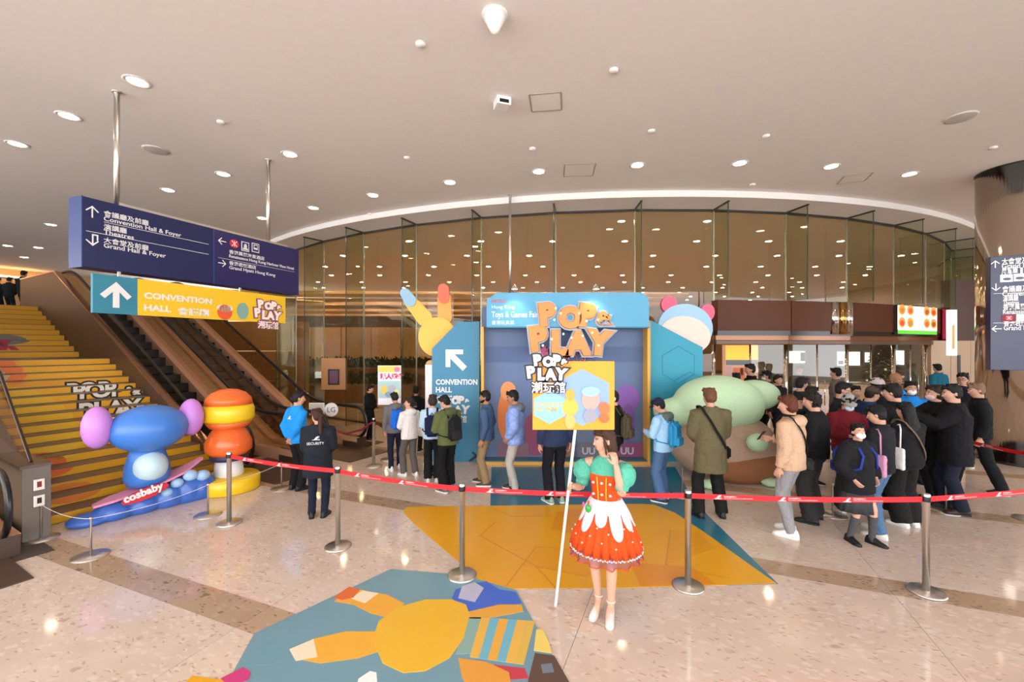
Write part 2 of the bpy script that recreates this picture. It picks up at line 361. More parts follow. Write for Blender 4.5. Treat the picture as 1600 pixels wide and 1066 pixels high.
def hedge(name, label, x0, x1, y, z0, h, dep):
    t = thing(name, label, 'planter', (x0, y, 0))
    obj('planter_box', bxm(0, x1 - x0, 0, dep, 0, z0, .02), mat('#8a5f3a', .4, 0, .1, 5, .3), t)
    bm = bmesh.new(); r = random.Random(int(x0 * 7 + y))
    for _ in range(int((x1 - x0) * 90)):
        c = Vector((r.uniform(.05, x1 - x0 - .05), r.uniform(.02, dep), z0 + r.uniform(0, h))); d = Vector((r.uniform(-1, 1), r.uniform(-1, .4), r.uniform(.2, 1.2))).normalized() * r.uniform(.12, .3)
        s = d.cross(Vector((r.uniform(-1, 1), 1, .3))).normalized() * .05
        vs = [bm.verts.new(c + p) for p in (-s * .4, d * .5 - s, d, d * .5 + s)]; bm.faces.new(vs)
    o = obj('foliage', bm, LEAF, t); o['kind'] = 'stuff'
hedge('hedge_planter', 'long hedge planter before the lit wood wall, left of the yellow cutout', -11.5, -3.2, 21.5, 1.25, .45, .5)
hedge('hedge_planter', 'lower nearer hedge planter left of the poster stand behind the glass', -9.2, -4.2, 17.8, .75, .4, .5)
ped = thing('lobby_plinth', 'dark brown stepped plinth behind the glass under the hedge', 'plinth', (-8, 19.6, 0))
for i in range(3): obj('plinth_step', bxm(-1.6, 4.2, i * .35, 2, i * .3, i * .3 + .3, .01), mat('#6b4629', .35), ped)
lw = thing('lobby_wall', 'tan stone wall block seen through glass between escalator and glass fins', 'wall', (-11.6, 15.8, 0))
for i in range(4):
    for j in range(3): obj('stone_panel', bxm(i * 1.0, i * 1.0 + .985, 0, .3, j * 1.1, j * 1.1 + 1.085), mat('#a0703f', .3, 0, .1, 5, .2), lw)
pst = thing('framed_notice', 'small dark framed picture on the tan wall behind the right escalator', 'picture', (-5.65, 13.6, 0))
obj('backing', bxm(-.4, .4, 0, .04, 1.0, 2.0), mat('#b98556', .5), pst); obj('frame', bxm(-.18, .18, -.02, 0, 1.15, 1.65, .005), mat('#2a2126', .4), pst); obj('print', bxm(-.13, .13, -.024, -.02, 1.2, 1.6), mat('#6d4a63', .4), pst)

# entrance: bulkhead, doors, posts on the glass line
i_d = [i for i in range(1, 10) if 1105 < CU + F * (GC + pol(GR, a5 + (i + .5) * DA)).x / (GC + pol(GR, a5 + (i + .5) * DA)).y < 1500]
bh = thing('wall_bulkhead', None, None, GC, kind='structure'); dr = thing('door_1', None, None, GC, kind='structure')
BRN = mat('#5a3118', .4, 0, 0, spec=.2); DK = mat('#1d1511', .25)
for i in i_d:
    a0 = a5 + i * DA; mid = a0 + DA / 2; w = 2.03; c = pol(GR * math.cos(DA / 2), mid); R = (0, 0, mid + PI / 2)
    obj('bulkhead_panel', bxm(-w / 2 + .004, w / 2 - .004, -.18, .18, 2.78, 3.56), BRN, bh, c, R)
    obj('shadow_gap', bxm(-w / 2, w / 2, -.17, .17, 2.66, 2.78), DK, bh, c, R)
    obj('header_rail', bxm(-w / 2, w / 2, -.12, .12, 2.42, 2.54, .02), mat('#6b5140', .35, .3), dr, c, R); obj('header_board', bxm(-w / 2, w / 2, -.1, .1, 2.54, 2.66), mat('#8b5c3c', .2, .3), dr, c, R)
    for s in (0, 1):
        if i == i_d[0] and s == 0: continue
        obj('door_glass', bxm(-w / 2 + s * w / 2 + .03, s * w / 2 - .03, -.006, .006, .06, 2.42), DOORGL, dr, c, R)
        obj('bottom_rail', bxm(-w / 2 + s * w / 2 + .03, s * w / 2 - .03, -.02, .02, .01, .09), STEEL, dr, c, R)
    obj('chrome_post', lathe([(.05, 0), (.05, 2.42)], 16), CHROME, dr, pol(GR, a0)); obj('thin_post', lathe([(.022, 0), (.022, 2.42)], 12), CHROME, dr, c)
    obj('pull_handle', lathe([(.014, .8), (.014, 1.5)], 10), CHROME, dr, c + pol(.1, mid) + Vector((.12, 0, 0)))
pc = thing('steel_jamb', 'tall polished chrome double column breaking the brown bulkhead above the doors', 'column', GC + pol(GR + .12, ang_for_u(1304)), ang_for_u(1304) + PI / 2)
for s, m in ((-.18, CHROME), (.1, GOLDM), (.32, CHROME)): obj('jamb_tube', lathe([(.12, 2.7), (.12, 3.56)], 24), m, pc, (s, 0, 0))
def glass_u(u, r): a = ang_for_u(u); return GC + pol(GR + r, a)
p0, p1 = glass_u(1386, .25), glass_u(1447, .25)
mb = thing('menu_lightbox', 'bright menu lightbox with rows of dishes and a green foot strip', 'lightbox', p0, math.atan2((p1 - p0).y, (p1 - p0).x)); W_ = (p1 - p0).length
obj('case', bxm(0, W_, 0, .08, 2.72, 3.55), DK, mb); obj('lit_panel', bxm(.01, W_ - .01, -.004, 0, 2.84, 3.54), mat('#fff3d6', .5, emit=1.6), mb); obj('green_strip', bxm(.01, W_ - .01, -.005, 0, 2.73, 2.84), mat('#5fc23a', .5, emit=.8), mb)
for i in range(2):
    for j, fx in enumerate((.1, .3, .72, .9)):
        face_poly(flat_ellipse(W_ * fx, 3.06 + .36 * i, W_ * .085, .15), mat('#f2a257', .5, emit=.5), mb, -.006, name='dish'); face_poly(flat_ellipse(W_ * fx, 3.04 + .36 * i, W_ * .05, .08), mat(('#d9542c', '#c98a2a', '#e0602c', '#b05a20')[(i + j) % 4], .5, emit=.4), mb, -.009, name='food')
p0, p1 = glass_u(1459, .25), glass_u(1482, .25)
cb = thing('crimson_banner', 'crimson banner with white lettering at the end of the brown bulkhead', 'banner', p0, math.atan2((p1 - p0).y, (p1 - p0).x)); W_ = (p1 - p0).length
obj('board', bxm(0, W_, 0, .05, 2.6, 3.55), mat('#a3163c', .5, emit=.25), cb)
face_poly([(W_ * .35, 3.5), (W_ * .45, 3.5), (W_ * .6, 2.95), (W_ * .5, 2.95)], WHITE, cb, name='stroke'); face_poly([(W_ * .55, 3.45), (W_ * .95, 3.3), (W_ * .95, 3.24), (W_ * .55, 3.39)], WHITE, cb, name='stroke')
for i in range(3): obj('text_line', bxm(W_ * .6, W_ * .92, -.004, 0, 2.72 + .08 * i, 2.75 + .08 * i), WHITE, cb)
sb = thing('vertical_banner', 'narrow bright white vertical lightbox beside the crimson banner', 'lightbox', at(1489, 520, 12.6)); sb.location.z = 0
obj('case', bxm(-.1, .12, 0, .1, 2.1, 3.45), mat('#e9e9e6', .4, emit=.9), sb); obj('print', bxm(-.03, .05, -.004, 0, 2.3, 3.0), mat('#e9b56a', .5), sb)
yb = thing('yellow_notice', 'small yellow and blue notice hanging beyond the white vertical lightbox', 'notice', at(1495, 520, 14.6)); yb.location.z = 0
obj('board', bxm(-.1, .22, 0, .04, 2.75, 3.4), mat('#d8c02c', .5), yb); obj('print', bxm(-.04, .16, -.004, 0, 2.95, 3.25), mat('#6aa3c4', .5), yb)
sw = thing('wall_shop', None, None, (11.2, 20.5, 0), kind='structure')
obj('wall_core', bxm(0, 8.6, 0, .3, 0, 3.9), mat('#6f6c60', .5), sw)
for (u0, u1, v0, v1) in ((1232, 1256, 549, 567), (1307, 1320, 550, 571), (1324, 1342, 550, 571), (1350, 1358, 551, 566), (1395, 1411, 548, 570)):
    a, b = at(u0, v1, 20.5), at(u1, v0, 20.5)
    obj('display_frame', bxm(a.x - 11.28, b.x - 11.12, -.05, 0, a.z - .08, b.z + .08), mat('#88857a', .4), sw)
    obj('lit_display', bxm(a.x - 11.2, b.x - 11.2, -.06, -.05, a.z, b.z), mat('#dff5ee', .5, emit=2.2), sw)
p = at(1246, 558, 20.5); obj('display_print', bxm(p.x - 11.1, p.x - 10.9, -.07, -.06, p.z - .2, p.z + .22), mat('#3c3a36', .5), sw); p = at(1313, 560, 20.5); obj('display_print', bxm(p.x - 11.35, p.x - 11.1, -.07, -.06, p.z - .3, p.z - .1), mat('#c23a2c', .5), sw)
k = thing('lit_kiosk', 'orange and pink lit poster kiosk behind the glass left of the doors', 'kiosk', at(1159, 560, 13.6)); k.location.z = 0
obj('back_board', bxm(-.52, .52, 0, .2, 0, 2.5), mat('#e9b9a3', .5, emit=.25), k); obj('lit_header', bxm(-.51, .51, -.01, 0, 1.95, 2.4), mat('#ffab45', .5, emit=1.3), k); obj('cornice', bxm(-.55, .55, -.15, .2, 2.42, 2.62), mat('#c98d68', .5), k)
for (x0, x1, z0, z1, c) in ((-.5, .5, 1.78, 1.94, '#7f8d92'), (-.28, .1, 1.2, 1.7, '#e88a62'), (-.05, .04, 1.46, 1.68, '#5a2230'), (.15, .48, 1.3, 1.68, '#f0d8c8'), (-.49, -.32, .6, 1.75, '#d9b3b8'), (-.28, .45, .5, 1.15, '#f1c9b4')): obj('poster', bxm(x0, x1, -.012, 0, z0, z1), mat(c, .5, emit=.15), k)
ct = thing('reception_counter', 'long low tan counter behind the doors at the right crowd', 'counter', (7.2, 14.6, 0), -.12)
for i in range(4): obj('counter_panel', bxm(i * 1.5, i * 1.5 + 1.49, 0, .5, 0, 1.12, .01), mat('#c79a72', .35, 0, .05, 5, .15), ct)
obj('counter_top', bxm(-.03, 6.03, -.04, .55, 1.12, 1.17), mat('#6d5240', .25), ct)
tr = thing('decorated_tree', 'dark evergreen tree standing inside the doors behind the crowd', 'tree', at(1378, 540, 16.5)); tr.location.z = 0
bm = bmesh.new(); r = random.Random(5)
for i in range(1500):
    h = r.random() ** .8; R_ = .95 * (1 - h) + .05; a = r.uniform(0, 2 * PI); q = R_ * math.sqrt(r.uniform(.3, 1)); c = Vector((q * math.cos(a), q * math.sin(a), .4 + 2.3 * h)); d = Vector((math.cos(a), math.sin(a), -.35)) * r.uniform(.12, .25); s = Vector((-math.sin(a), math.cos(a), 0)) * .05
    bm.faces.new([bm.verts.new(c + x) for x in (-s, d * .6 - s * .6, d, s)])
o = obj('needles', bm, mat('#1d2a1a', .7, 0, .2, 20, .4), tr); o['kind'] = 'stuff'; obj('trunk', lathe([(.09, 0), (.07, .8)], 10), mat('#3b2a1c', .8), tr)
for i in range(14): a = i * 2.4; h = i / 14; obj('bauble', mesh_from((lambda b: (ellip(b, (0, 0, 0), (.045, .045, .045)), b)[1])(bmesh.new()), True), mat('#f2d9a0', .3, emit=.6), tr, ((1 - h) * .95 * math.cos(a), (1 - h) * .95 * math.sin(a), .5 + 2 * h))
jw = thing('wall_beige', None, None, (13.1, 13.4, 0), kind='structure')
for i in range(5): obj('wall_panel', bxm(i * .62, i * .62 + .61, 0, .3, 0, 2.55), mat('#b89a7c', .35), jw)
obj('upper_band', bxm(.9, 8, .3, .6, 2.55, 4.5), mat('#4a2d1c', .4), jw); obj('lift_slot', bxm(.82, .9, -.02, 0, 1.2, 2.1), DK, jw)

# ---------------------------------------------------------------- steel column on the right
CC = Vector((10.47, 8.89, 0))
colm = thing('steel_column', 'mirror-polished round steel column at the right edge', 'column', CC)
obj('shaft', lathe([(.6, .05), (.6, ZC - .03)], 72), mat('#cdbfb2', .09, 1.), colm); obj('base_ring', lathe([(.62, 0), (.62, .05)], 64), DK, colm); obj('top_ring', lathe([(.612, ZC - .03), (.612, ZC)], 64), DK, colm)
for a in (-2.2, -.9, .6): obj('seam', bxm(-.003, .003, -.003, .003, .05, ZC - .03), DK, colm, (.6 * math.cos(a), .6 * math.sin(a), 0))

# ---------------------------------------------------------------- staircase, parapet, escalators (frame: x along step edges, y up the flight)
B = Vector((-5.05, 7.7, 0)); SA = math.atan2(.872, .49)
def stl(x, y, z=0): return Vector((B.x + .49 * x - .872 * y, B.y + .872 * x + .49 * y, z))
GRAN = mat('#6b574a', .35, 0, .1, 60, .35); YEL = ink('#e5a81c')
st = thing('staircase', 'broad yellow-printed staircase with brown treads at the left', 'staircase', B, SA)
SX0 = -2.36
steps = [(.35 * k, .131 * k, .131, .35) for k in range(16)] + [(7.2 + .36 * k, 2.096 + .147 * k, .147, .36) for k in range(10)]
risers = []
for i, (y, z, rz, td) in enumerate(steps):
    if i == 15: td = 1.95
    s = obj('step', bxm(SX0, 0, y, y + td + .02, max(0, z - .05), z + rz, .004, 1), GRAN, st)
    if i > 15 and i != 25: pass
    risers.append((y - .004, z + .006, z + rz - .012, s))
    obj('riser_print', bxm(SX0 + .01, -.01, y - .004, y, z + .006, z + rz - .012), YEL if i % 5 != 2 else ink('#dd9d18'), s)
obj('side_wall', prism([(0, 0), (7.2, 0), (12, 0), (12, 3.3), (10.9, 3.5), (7.2, 2.05), (5.6, 1.95), (.3, .05)], SX0 + .02, -.02, 'x'), mat('#4a3d35', .7), st)
def riser_art(me, x0, z0, m, order=0, name='riser_graphic'):
    """flat art standing across the flight, cut riser by riser"""
    for (y, za, zb, s) in risers:
        bm = bmesh.new(); bm.from_mesh(me); bmesh.ops.translate(bm, verts=bm.verts[:], vec=(x0, z0, 0))
        if not bm.verts or max(v.co.y for v in bm.verts) < za or min(v.co.y for v in bm.verts) > zb: bm.free(); continue
        for co, no in (((0, za, 0), (0, -1, 0)), ((0, zb, 0), (0, 1, 0)), ((SX0 + .01, 0, 0), (-1, 0, 0)), ((-.01, 0, 0), (1, 0, 0))):
            bmesh.ops.bisect_plane(bm, geom=bm.verts[:] + bm.edges[:] + bm.faces[:], plane_co=co, plane_no=no, clear_outer=True)
        if not bm.faces: bm.free(); continue
        for v in bm.verts: v.co = Vector((v.co.x, y - .0015 - .001 * order, v.co.y))
        obj(name, bm, m, s)
def poly2(pts):
    bm = bmesh.new(); bm.faces.new([bm.verts.new((p[0], p[1], 0)) for p in pts]); bm.normal_update(); bmesh.ops.triangulate(bm, faces=bm.faces[:]); return mesh_from(bm)
def logo_art(x, z, s, fg, back, fn):
    for k, (w, sz, dx, dz) in enumerate((('POP', .40, .1, .40), ('&', .2, 1.02, .40), ('PLAY', .46, -.02, 0), ('潮玩館', .30, .16, -.34))):
        fn(text_mesh(w, sz * s, 0., (.055 if len(w) < 3 or w[0] == 'P' else .025) * s), x + dx * s, z + dz * s, back, 1); fn(text_mesh(w, sz * s, 0., (.016 if w[0] != '潮' else .005) * s), x + dx * s, z + dz * s, fg, 2)
logo_art(-1.12, .98, .92, ink('#e9e4da'), ink('#1c1a18'), riser_art)
for pts, c in ((flat_ellipse(-1.75, 1.1, .45, .5), '#e8b92a'), (flat_ellipse(-1.7, 1.9, .22, .25), '#e9782c'), (flat_ellipse(-2.0, 1.75, .3, .14, .4), '#efe3c4'), (flat_ellipse(-1.8, 3.15, .75, .36), '#c9b35a'), (flat_ellipse(-1.75, 3.36, .7, .12, -.2), '#8f9396'), (flat_ellipse(-1.3, 3.38, .3, .06, -.2), '#b3372a'),
               (flat_ellipse(-1.5, 2.55, .8, .16), '#77736b'), (flat_ellipse(-2.0, .55, .25, .14), '#e06a20'), (flat_ellipse(-1.95, .25, .3, .1), '#d97a1e')):
    riser_art(poly2(pts), 0, 0, ink(c), 0)
riser_art(text_mesh('box', .42, 0., .02), -2.0, 2.66, WHITE, 3); riser_art(text_mesh('e Funk', .46, 0., .03), -2.3, 2.32, ink('#b3203c'), 3)
uf = thing('floor_upper', None, None, B, SA, kind='structure')
obj('slab', bxm(-12, 5.5, 10.8, 26, 3.35, 3.565), GRAN, uf)
uw = thing('wall_upper', None, None, B, SA, kind='structure')
obj('wall_core', bxm(-14, 7, 23, 23.3, 3.57, ZC), mat('#cfa878', .6), uw)
cove = thing('cove_light', 'long glowing warm cove strip above the upper floor at left', 'light', stl(-5, 22.2, 5.55), SA)
obj('ledge', bxm(-6, 8, -.1, .3, 0, .04), PLASTER, cove); obj('tube', bxm(-6, 8, .02, .12, .05, .12), mat('#ffc98a', .5, emit=11), cove)

par = thing('stair_parapet', 'brown clad parapet wall between the yellow stairs and the escalators', 'wall', B, SA)
edge = [(0, 0), (12.2, 0), (12.2, 4.5), (9.13, 4.49)] + [(9.13 - .35 * k, 4.49 - .17 * k) for k in range(1, 26)] + [(.0, .2)]
obj('cladding', prism(edge, 0.0, .12, 'x'), mat('#523c32', .4, 0, .06, 90, .25), par)
bm = bmesh.new(); loft(bm, [[(x, y, z), (x + .14, y, z), (x + .14, y, z + .03), (x, y, z + .03)] for (x, y, z) in [(-.01, 12.2, 4.5), (-.01, 9.13, 4.49), (-.01, .35, .225), (-.01, -.02, .21)]]); obj('capping', bm, BRONZE, par)
tk = [z for z in ()]

HS, Y0, YT = .52, 1.6, 1.6 + 3.57 / .52
def sline(y): return max(0, min(3.57, HS * (y - Y0)))
def hrail(y):                                       # smooth hand rail line
    return sum(sline(y + d) for d in (-.5, -.3, -.1, .1, .3, .5)) / 6 + .95
STEPM = mat('#141210', .45, .3); SKIRT = mat('#cf9f82', .25, .35); RUB = mat('#120d0c', .3)
def escalator(x0, label, long=True):
    t = thing('escalator', label, 'escalator', stl(x0, 0), SA)
    ys = [.0 + .25 * k for k in range(1, 40)]
    for xb, nm in ((.13, 'near'), (1.17, 'far')):
        path = [(xb, .35 + .36 * math.sin(a), .58 - .37 * math.cos(a)) for a in ()]
        arc = [(.08 - .36 * math.sin(a), .58 - .37 * math.cos(a)) for a in (PI * k / 12 for k in range(13))]
        prof = [(.5, .22)] + arc + [(y, hrail(y)) for y in ys]
        bm = bmesh.new(); tube(bm, [(xb, p[0], p[1]) for p in prof], .042, 10, .8, ref=Vector((1, 0, 0)))
        autosmooth(obj('handrail', bm, RUB, t))
        pan = arc[1:] + [(y, hrail(y) - .03) for y in ys] + [(y, sline(y) + .18) for y in reversed(ys)] + [(.1, .2)]
        bm = bmesh.new()
        top = [(arc[6][0] + .02, .58), (arc[9][0] + .01, arc[9][1] - .02)] + [(y, hrail(y) - .03) for y in [.1] + ys]; bot = [(arc[6][0] + .02, .45), (arc[9][0] + .01, .25)] + [(y, sline(y) + .2) for y in [.1] + ys]
        loft(bm, [[(xb - .008, a[0], a[1]), (xb + .008, a[0], a[1]), (xb + .008, b[0], b[1]), (xb - .008, b[0], b[1])] for a, b in zip(top, bot)])
        obj('balustrade_panel', bm, BALGL, t)
        bm = bmesh.new(); loft(bm, [[(xb - .13, y, sline(y) + .14), (xb + .09 if xb < 1 else xb + .13, y, sline(y) + .14), (xb + .09 if xb < 1 else xb + .13, y, sline(y) + .24), (xb - .13, y, sline(y) + .24)] for y in [-.1] + ys])
        obj('skirt_deck', bm, SKIRT, t)
        obj('newel_base', bxm(xb - .125, xb + .125, -.14, .4, 0, .235, .01), mat('#4a3a30', .3, .3), t)
        bm = bmesh.new(); xi = xb + .07 if xb < 1 else xb - .09; loft(bm, [[(xi, y, sline(y) - .15 if y > 1 else 0), (xi + .02, y, sline(y) - .15 if y > 1 else 0), (xi + .02, y, sline(y) + .2), (xi, y, sline(y) + .2)] for y in [-.1] + ys]); obj('skirt_panel', bm, SKIRT, t)
        bm = bmesh.new(); xo = xb - .12 if xb < 1 else xb + .11; loft(bm, [[(xo, y, 0), (xo + .02, y, 0), (xo + .02, y, sline(y) + .2), (xo, y, sline(y) + .2)] for y in [-.1] + ys]); obj('side_cladding', bm, mat('#b58d6c', .2, .25), t)
    k = 0; sme = bxm(.22, 1.08, 0, .42, -.2, 0, .01, 1); cme = bxm(.22, 1.08, -.004, 0, -.03, 0)
    y = 1.0
    while y < YT + .4:
        z = .0 if y < Y0 else sline(y + .2)
        s = obj('escalator_step', sme, STEPM, t, (0, y, z)); y += .4
    obj('landing_plate', bxm(.1, 1.2, -1.0, 1.05, .001, .012), mat('#5e4a3d', .35, .4), t); obj('comb_plate', bxm(.22, 1.08, .85, 1.05, .012, .02), STEEL, t)
    obj('truss', prism([(1.3, 0), (1.5, -.01), (YT + 1.5, 3.3), (YT + 1.5, 0)], .25, 1.05, 'x'), DK, t)
    return t
e1 = escalator(.1, 'escalator directly beside the brown stair parapet'); e2 = escalator(1.68, 'right-hand escalator nearest the curved glass wall, LG sign at its foot')
e3 = escalator(-4.0, 'escalator cut off by the left edge, only its black newel showing'); e3.location = stl(-4.0, -.72)
ip = tag(obj('infill_deck', prism([(y, sline(y) + .16) for y in [-.1, 1.4, 1.8] + [2 + .5 * k for k in range(16)]] + [(9.5, 0), (-.1, 0)], 1.42, 1.67, 'x'), mat('#c09a76', .18, .2), None, B, (0, 0, SA)), 'tan polished deck filling the gap between the two escalators', 'deck')
dk = tag(obj('dark_floor_plate', prism([(-.05, -.55), (3.5, -.2), (3.5, 1.7), (-.05, 1.7)], .0005, .004), mat('#66503f', .1), None, B, (0, 0, SA)), 'dark brown polished floor panel at the foot of the two escalators', 'floor panel')
dk = tag(obj('dark_floor_plate', prism([(-4.6, -1.05), (-2.48, -1.05), (-2.48, .2), (-4.6, .2)], .0005, .004), mat('#4d443d', .5), None, B, (0, 0, SA)), 'dark grey floor plate at the lower left edge', 'floor panel')
pier = thing('granite_pier', 'grey speckled stone pier with two switch plates at the foot of the stairs', 'pier', stl(-2.62, -.46), SA)
obj('body', bxm(0, .25, 0, 1.1, 0, .9, .004, 1), mat('#6e655e', .35, 0, .15, 150, .5), pier); obj('cap_rail', bxm(-.02, .26, -.01, 1.1, .9, .93), mat('#5d4d43', .3, .3), pier)
obj('sloping_wall', prism([(1.1, 0), (9.5, 0), (9.5, 4.5), (1.2, .93), (1.1, .93)], 0, .22, 'x'), mat('#665347', .4, 0, .1, 60, .3), pier)
for z in (.68, .48): p_ = obj('switch_plate', bxm(.09, .19, -.03, 0, z - .07, z + .07, .006), STEEL, pier); obj('switch_slot', bxm(.12, .16, -.034, -.03, z - .03, z + .04), ink('#7a1d20') if z > .6 else DK, p_)
bm = bmesh.new(); loft(bm, [[(.12, y, z0), (.132, y, z0), (.132, y, z1), (.12, y, z1)] for (y, z0, z1) in ((.25, .93, .95), (1.6, 1.1, 2.0), (6, 3.0, 3.9))]); obj('glass_guard', bm, BALGL, pier)
bm = bmesh.new(); tube(bm, [(.126, .22, .93), (.126, 1.6, 2.02), (.126, 6, 3.92)], .018, 8); obj('guard_rail', bm, mat('#3b2a20', .3, .5), pier)
lg = thing('escalator_notice', 'white LG level notice standing at the foot of the right escalator', 'notice', stl(2.35, .55), 0)
obj('stand_post', lathe([(.015, 0), (.015, 1.0)], 10), STEEL, lg, (-.05, 0, 0)); obj('foot', lathe([(.13, 0), (.13, .015)], 20), STEEL, lg, (-.05, 0, 0))
obj('notice_sheet', bxm(-.36, .0, -.01, 0, .78, 1.06), mat('#d6d0c6', .5), lg); obj('level_disc', prism(flat_ellipse(.16, .9, .16, .16), -.012, 0, 'y'), WHITE, lg); text('LG', .17, ink('#2c3a55'), lg, .16, .84, -.014, align='CENTER')
for i in range(8): obj('print_line', bxm(-.34, -.03, -.0125, -.01, .8 + .03 * i, .815 + .03 * i), ink('#8f8a85'), lg)

# ---------------------------------------------------------------- hanging signs
def text_fit(s, m, T, u0, v0, u1, h, y=-.002, vary=None, **k):
    """one line of lettering: left end of the baseline and right end column as seen in the photo, letter height in metres"""
    x0, z0 = pix_on(T, u0, v0); x1, _ = pix_on(T, u1, v0)
    o = text(s, h, m, T, x0, z0, y, **k); xs = [v.co.x for v in o.data.vertices]; w = max(xs) - min(xs)
    sx = (x1 - x0) / w; o.matrix_local = Matrix.Translation((x0 - min(xs) * sx, y, z0)) @ Matrix.Rotation(PI / 2, 4, 'X') @ Matrix.Diagonal((sx, 1, 1, 1)); return o
def bar(T, u0, v0, u1, m, th=.008, y=-.002):
    x0, z0 = pix_on(T, u0, v0); x1, _ = pix_on(T, u1, v0); return obj('rule_line', bxm(x0, x1, y - .001, y, z0 - th / 2, z0 + th / 2), m, T)
def arrow_poly(kind, x, z, s):
    up = [(-.1, -.5), (.1, -.5), (.1, .12), (.36, -.16), (.5, -.02), (.0, .5), (-.5, -.02), (-.36, -.16), (-.1, .12)]
    if kind == 'thin': up = [(-.05, -.5), (.05, -.5), (.05, .32), (.38, -.0), (.45, .07), (0, .5), (-.45, .07), (-.38, 0), (-.05, .32)]
    if kind == 'nw': up = [(-.5, .5), (.32, .5), (.32, .28), (-.08, .28), (.5, -.3), (.3, -.5), (-.28, .08), (-.28, -.32), (-.5, -.32)]
    return [(x + a * s, z + b * s) for a, b in up]
def rotp(pts, a, c): return [(c[0] + (p[0] - c[0]) * math.cos(a) - (p[1] - c[1]) * math.sin(a), c[1] + (p[0] - c[0]) * math.sin(a) + (p[1] - c[1]) * math.cos(a)) for p in pts]
def swoosh(x, z, s): return [(x + a * s, z + b * s) for a, b in ((0, .0), (.35, .12), (.55, .38), (.75, .5), (.9, .5), (1.05, .42), (.85, .42), (.72, .32), (1.0, .3), (.7, .22), (.62, .1), (1.05, .08), (1.05, 0))]
def mtr(T, x, z, r, y):
    o = face_poly(flat_ellipse(x, z, r, r * .88), ink('#c8152f'), T, y, name='round_symbol'); yy = y - .003
    face_poly([(x - r * .06, z - r * .6), (x + r * .06, z - r * .6), (x + r * .06, z + r * .6), (x - r * .06, z + r * .6)], WHITE, o, yy, name='symbol_bar')
    for sx in (-1, 1):
        for sz in (-1, 1): face_poly([(x, z), (x + sx * r * .5, z + sz * r * .62), (x + sx * r * .62, z + sz * r * .5), (x + sx * r * .1, z)], WHITE, o, yy, name='symbol_arm')
def logo(T, u0, v0, width, fg, back, y=-.004, rot=0., zh='潮玩館', thick=.01, zcol=None, backoff=.075, bub=0.):
    x, z = pix_on(T, u0, v0); s = width / 1.22
    for k, (w, sz, dx, dz, r) in enumerate((('P', .42, .14, .42, .12), ('O', .38, .42, .40, 0), ('P', .42, .70, .43, -.08), ('&', .2, 1.0, .45, 0), ('P', .46, 0, .05, .12), ('L', .46, .30, .0, 0), ('A', .44, .54, .0, 0), ('Y', .46, .84, .02, -.12), (zh, .31, .14, -.36, 0))):
        if not w: continue
        c, sn = math.cos(rot), math.sin(rot); X, Z = x + (dx * c - dz * sn) * s, z + (dx * sn + dz * c) * s
        if back: text(w, sz * s, back, T, X, Z, y, 'logo_backing', r + rot, off=(backoff if len(w) == 1 else .03) * s, ext=thick * .4)
        text(w, sz * s, (zcol or fg) if len(w) > 1 else fg, T, X, Z, y - thick, 'logo_letter', r + rot, off=(.028 if len(w) == 1 else .006) * s, ext=thick * .4, bev=bub)
SGA = math.atan2(.931, .365)
SB = mat('#111a4c', .35); SB2 = mat('#231f55', .3); SBS = mat('#243d74', .35)
sg = thing('hanging_sign', 'long dark blue hanging direction sign for Convention Hall and hotels', 'sign', (-5.70, 5.69, 3.449), SGA)
xd = pix_on(sg, 334, 400)[0]
obj('left_panel', bxm(0, xd - .01, 0, .3, 0, .938, .004, 1), SB, sg); obj('right_panel', bxm(xd + .01, 3.47, 0, .3, 0, .938, .004, 1), SB2, sg); obj('divider', bxm(xd - .01, xd + .01, -.003, .3, 0, .938), SBS, sg)
obj('end_cap', bxm(-.012, 0, -.004, .304, -.004, .942), SBS, sg); obj('top_rail', bxm(.45, 3.3, .1, .2, .938, 1.0), STEEL, sg)
for (u, v) in ((191, 140), (427, 248)):
    c = ceil_pt(u, v); Mi = Matrix.Rotation(-SGA, 3, 'Z'); q = Mi @ (c - Vector((-5.70, 5.69, 3.449)))
    obj('hanging_pole', lathe([(.035, .95), (.035, ZC - 3.449)], 20), STEEL, sg, (q.x, .15, 0)); obj('ceiling_flange', lathe([(.06, ZC - 3.449 - .02), (.06, ZC - 3.449)], 20), STEEL, sg, (q.x, .15, 0))
for s, u, v, u1, h in (('會議廳及前廳', 162, 336.5, 232, .085), ('Convention Hall & Foyer', 162, 344.5, 283, .088), ('演講廳', 162, 357.5, 198, .085), ('Theatres', 162, 365.5, 209, .088), ('大會堂及前廳', 162, 378.5, 232, .085), ('Grand Hall & Foyer', 162, 386.5, 259, .088),
                     ('香港萬麗海景酒店', 358, 395.5, 413, .075), ('Renaissance Hong Kong Harbour View Hotel', 358, 402, 459, .075), ('香港君悅酒店', 358, 413, 400, .075), ('Grand Hyatt Hong Kong', 358, 420, 430, .08)):
    text_fit(s, WHITE, sg, u, v, u1, h, off=.0008)
bar(sg, 162, 346.8, 326, WHITE, .006); bar(sg, 134, 360.5, 326, WHITE, .006); bar(sg, 341, 402.5, 460, WHITE, .005)
for kind, u, v, s, a in (('thin', 144, 331, .16, 0), ('thin', 347, 377, .14, PI / 2), ('thin', 347, 411.5, .14, -PI / 2)):
    x, z = pix_on(sg, u, v); face_poly(rotp(arrow_poly(kind, x, z, s), a, (x, z)), WHITE, sg, name='arrow')
x, z = pix_on(sg, 144, 375); s = .16
face_poly([(x + a * s, z + b * s) for a, b in ((-.02, .5), (.4, .5), (.4, .0), (.3, .0), (.3, .4), (.08, .4), (.08, -.3), (.38, .0), (.45, -.07), (.03, -.5), (-.45, -.07), (-.38, 0), (-.02, -.3))], WHITE, sg, name='turning_arrow')
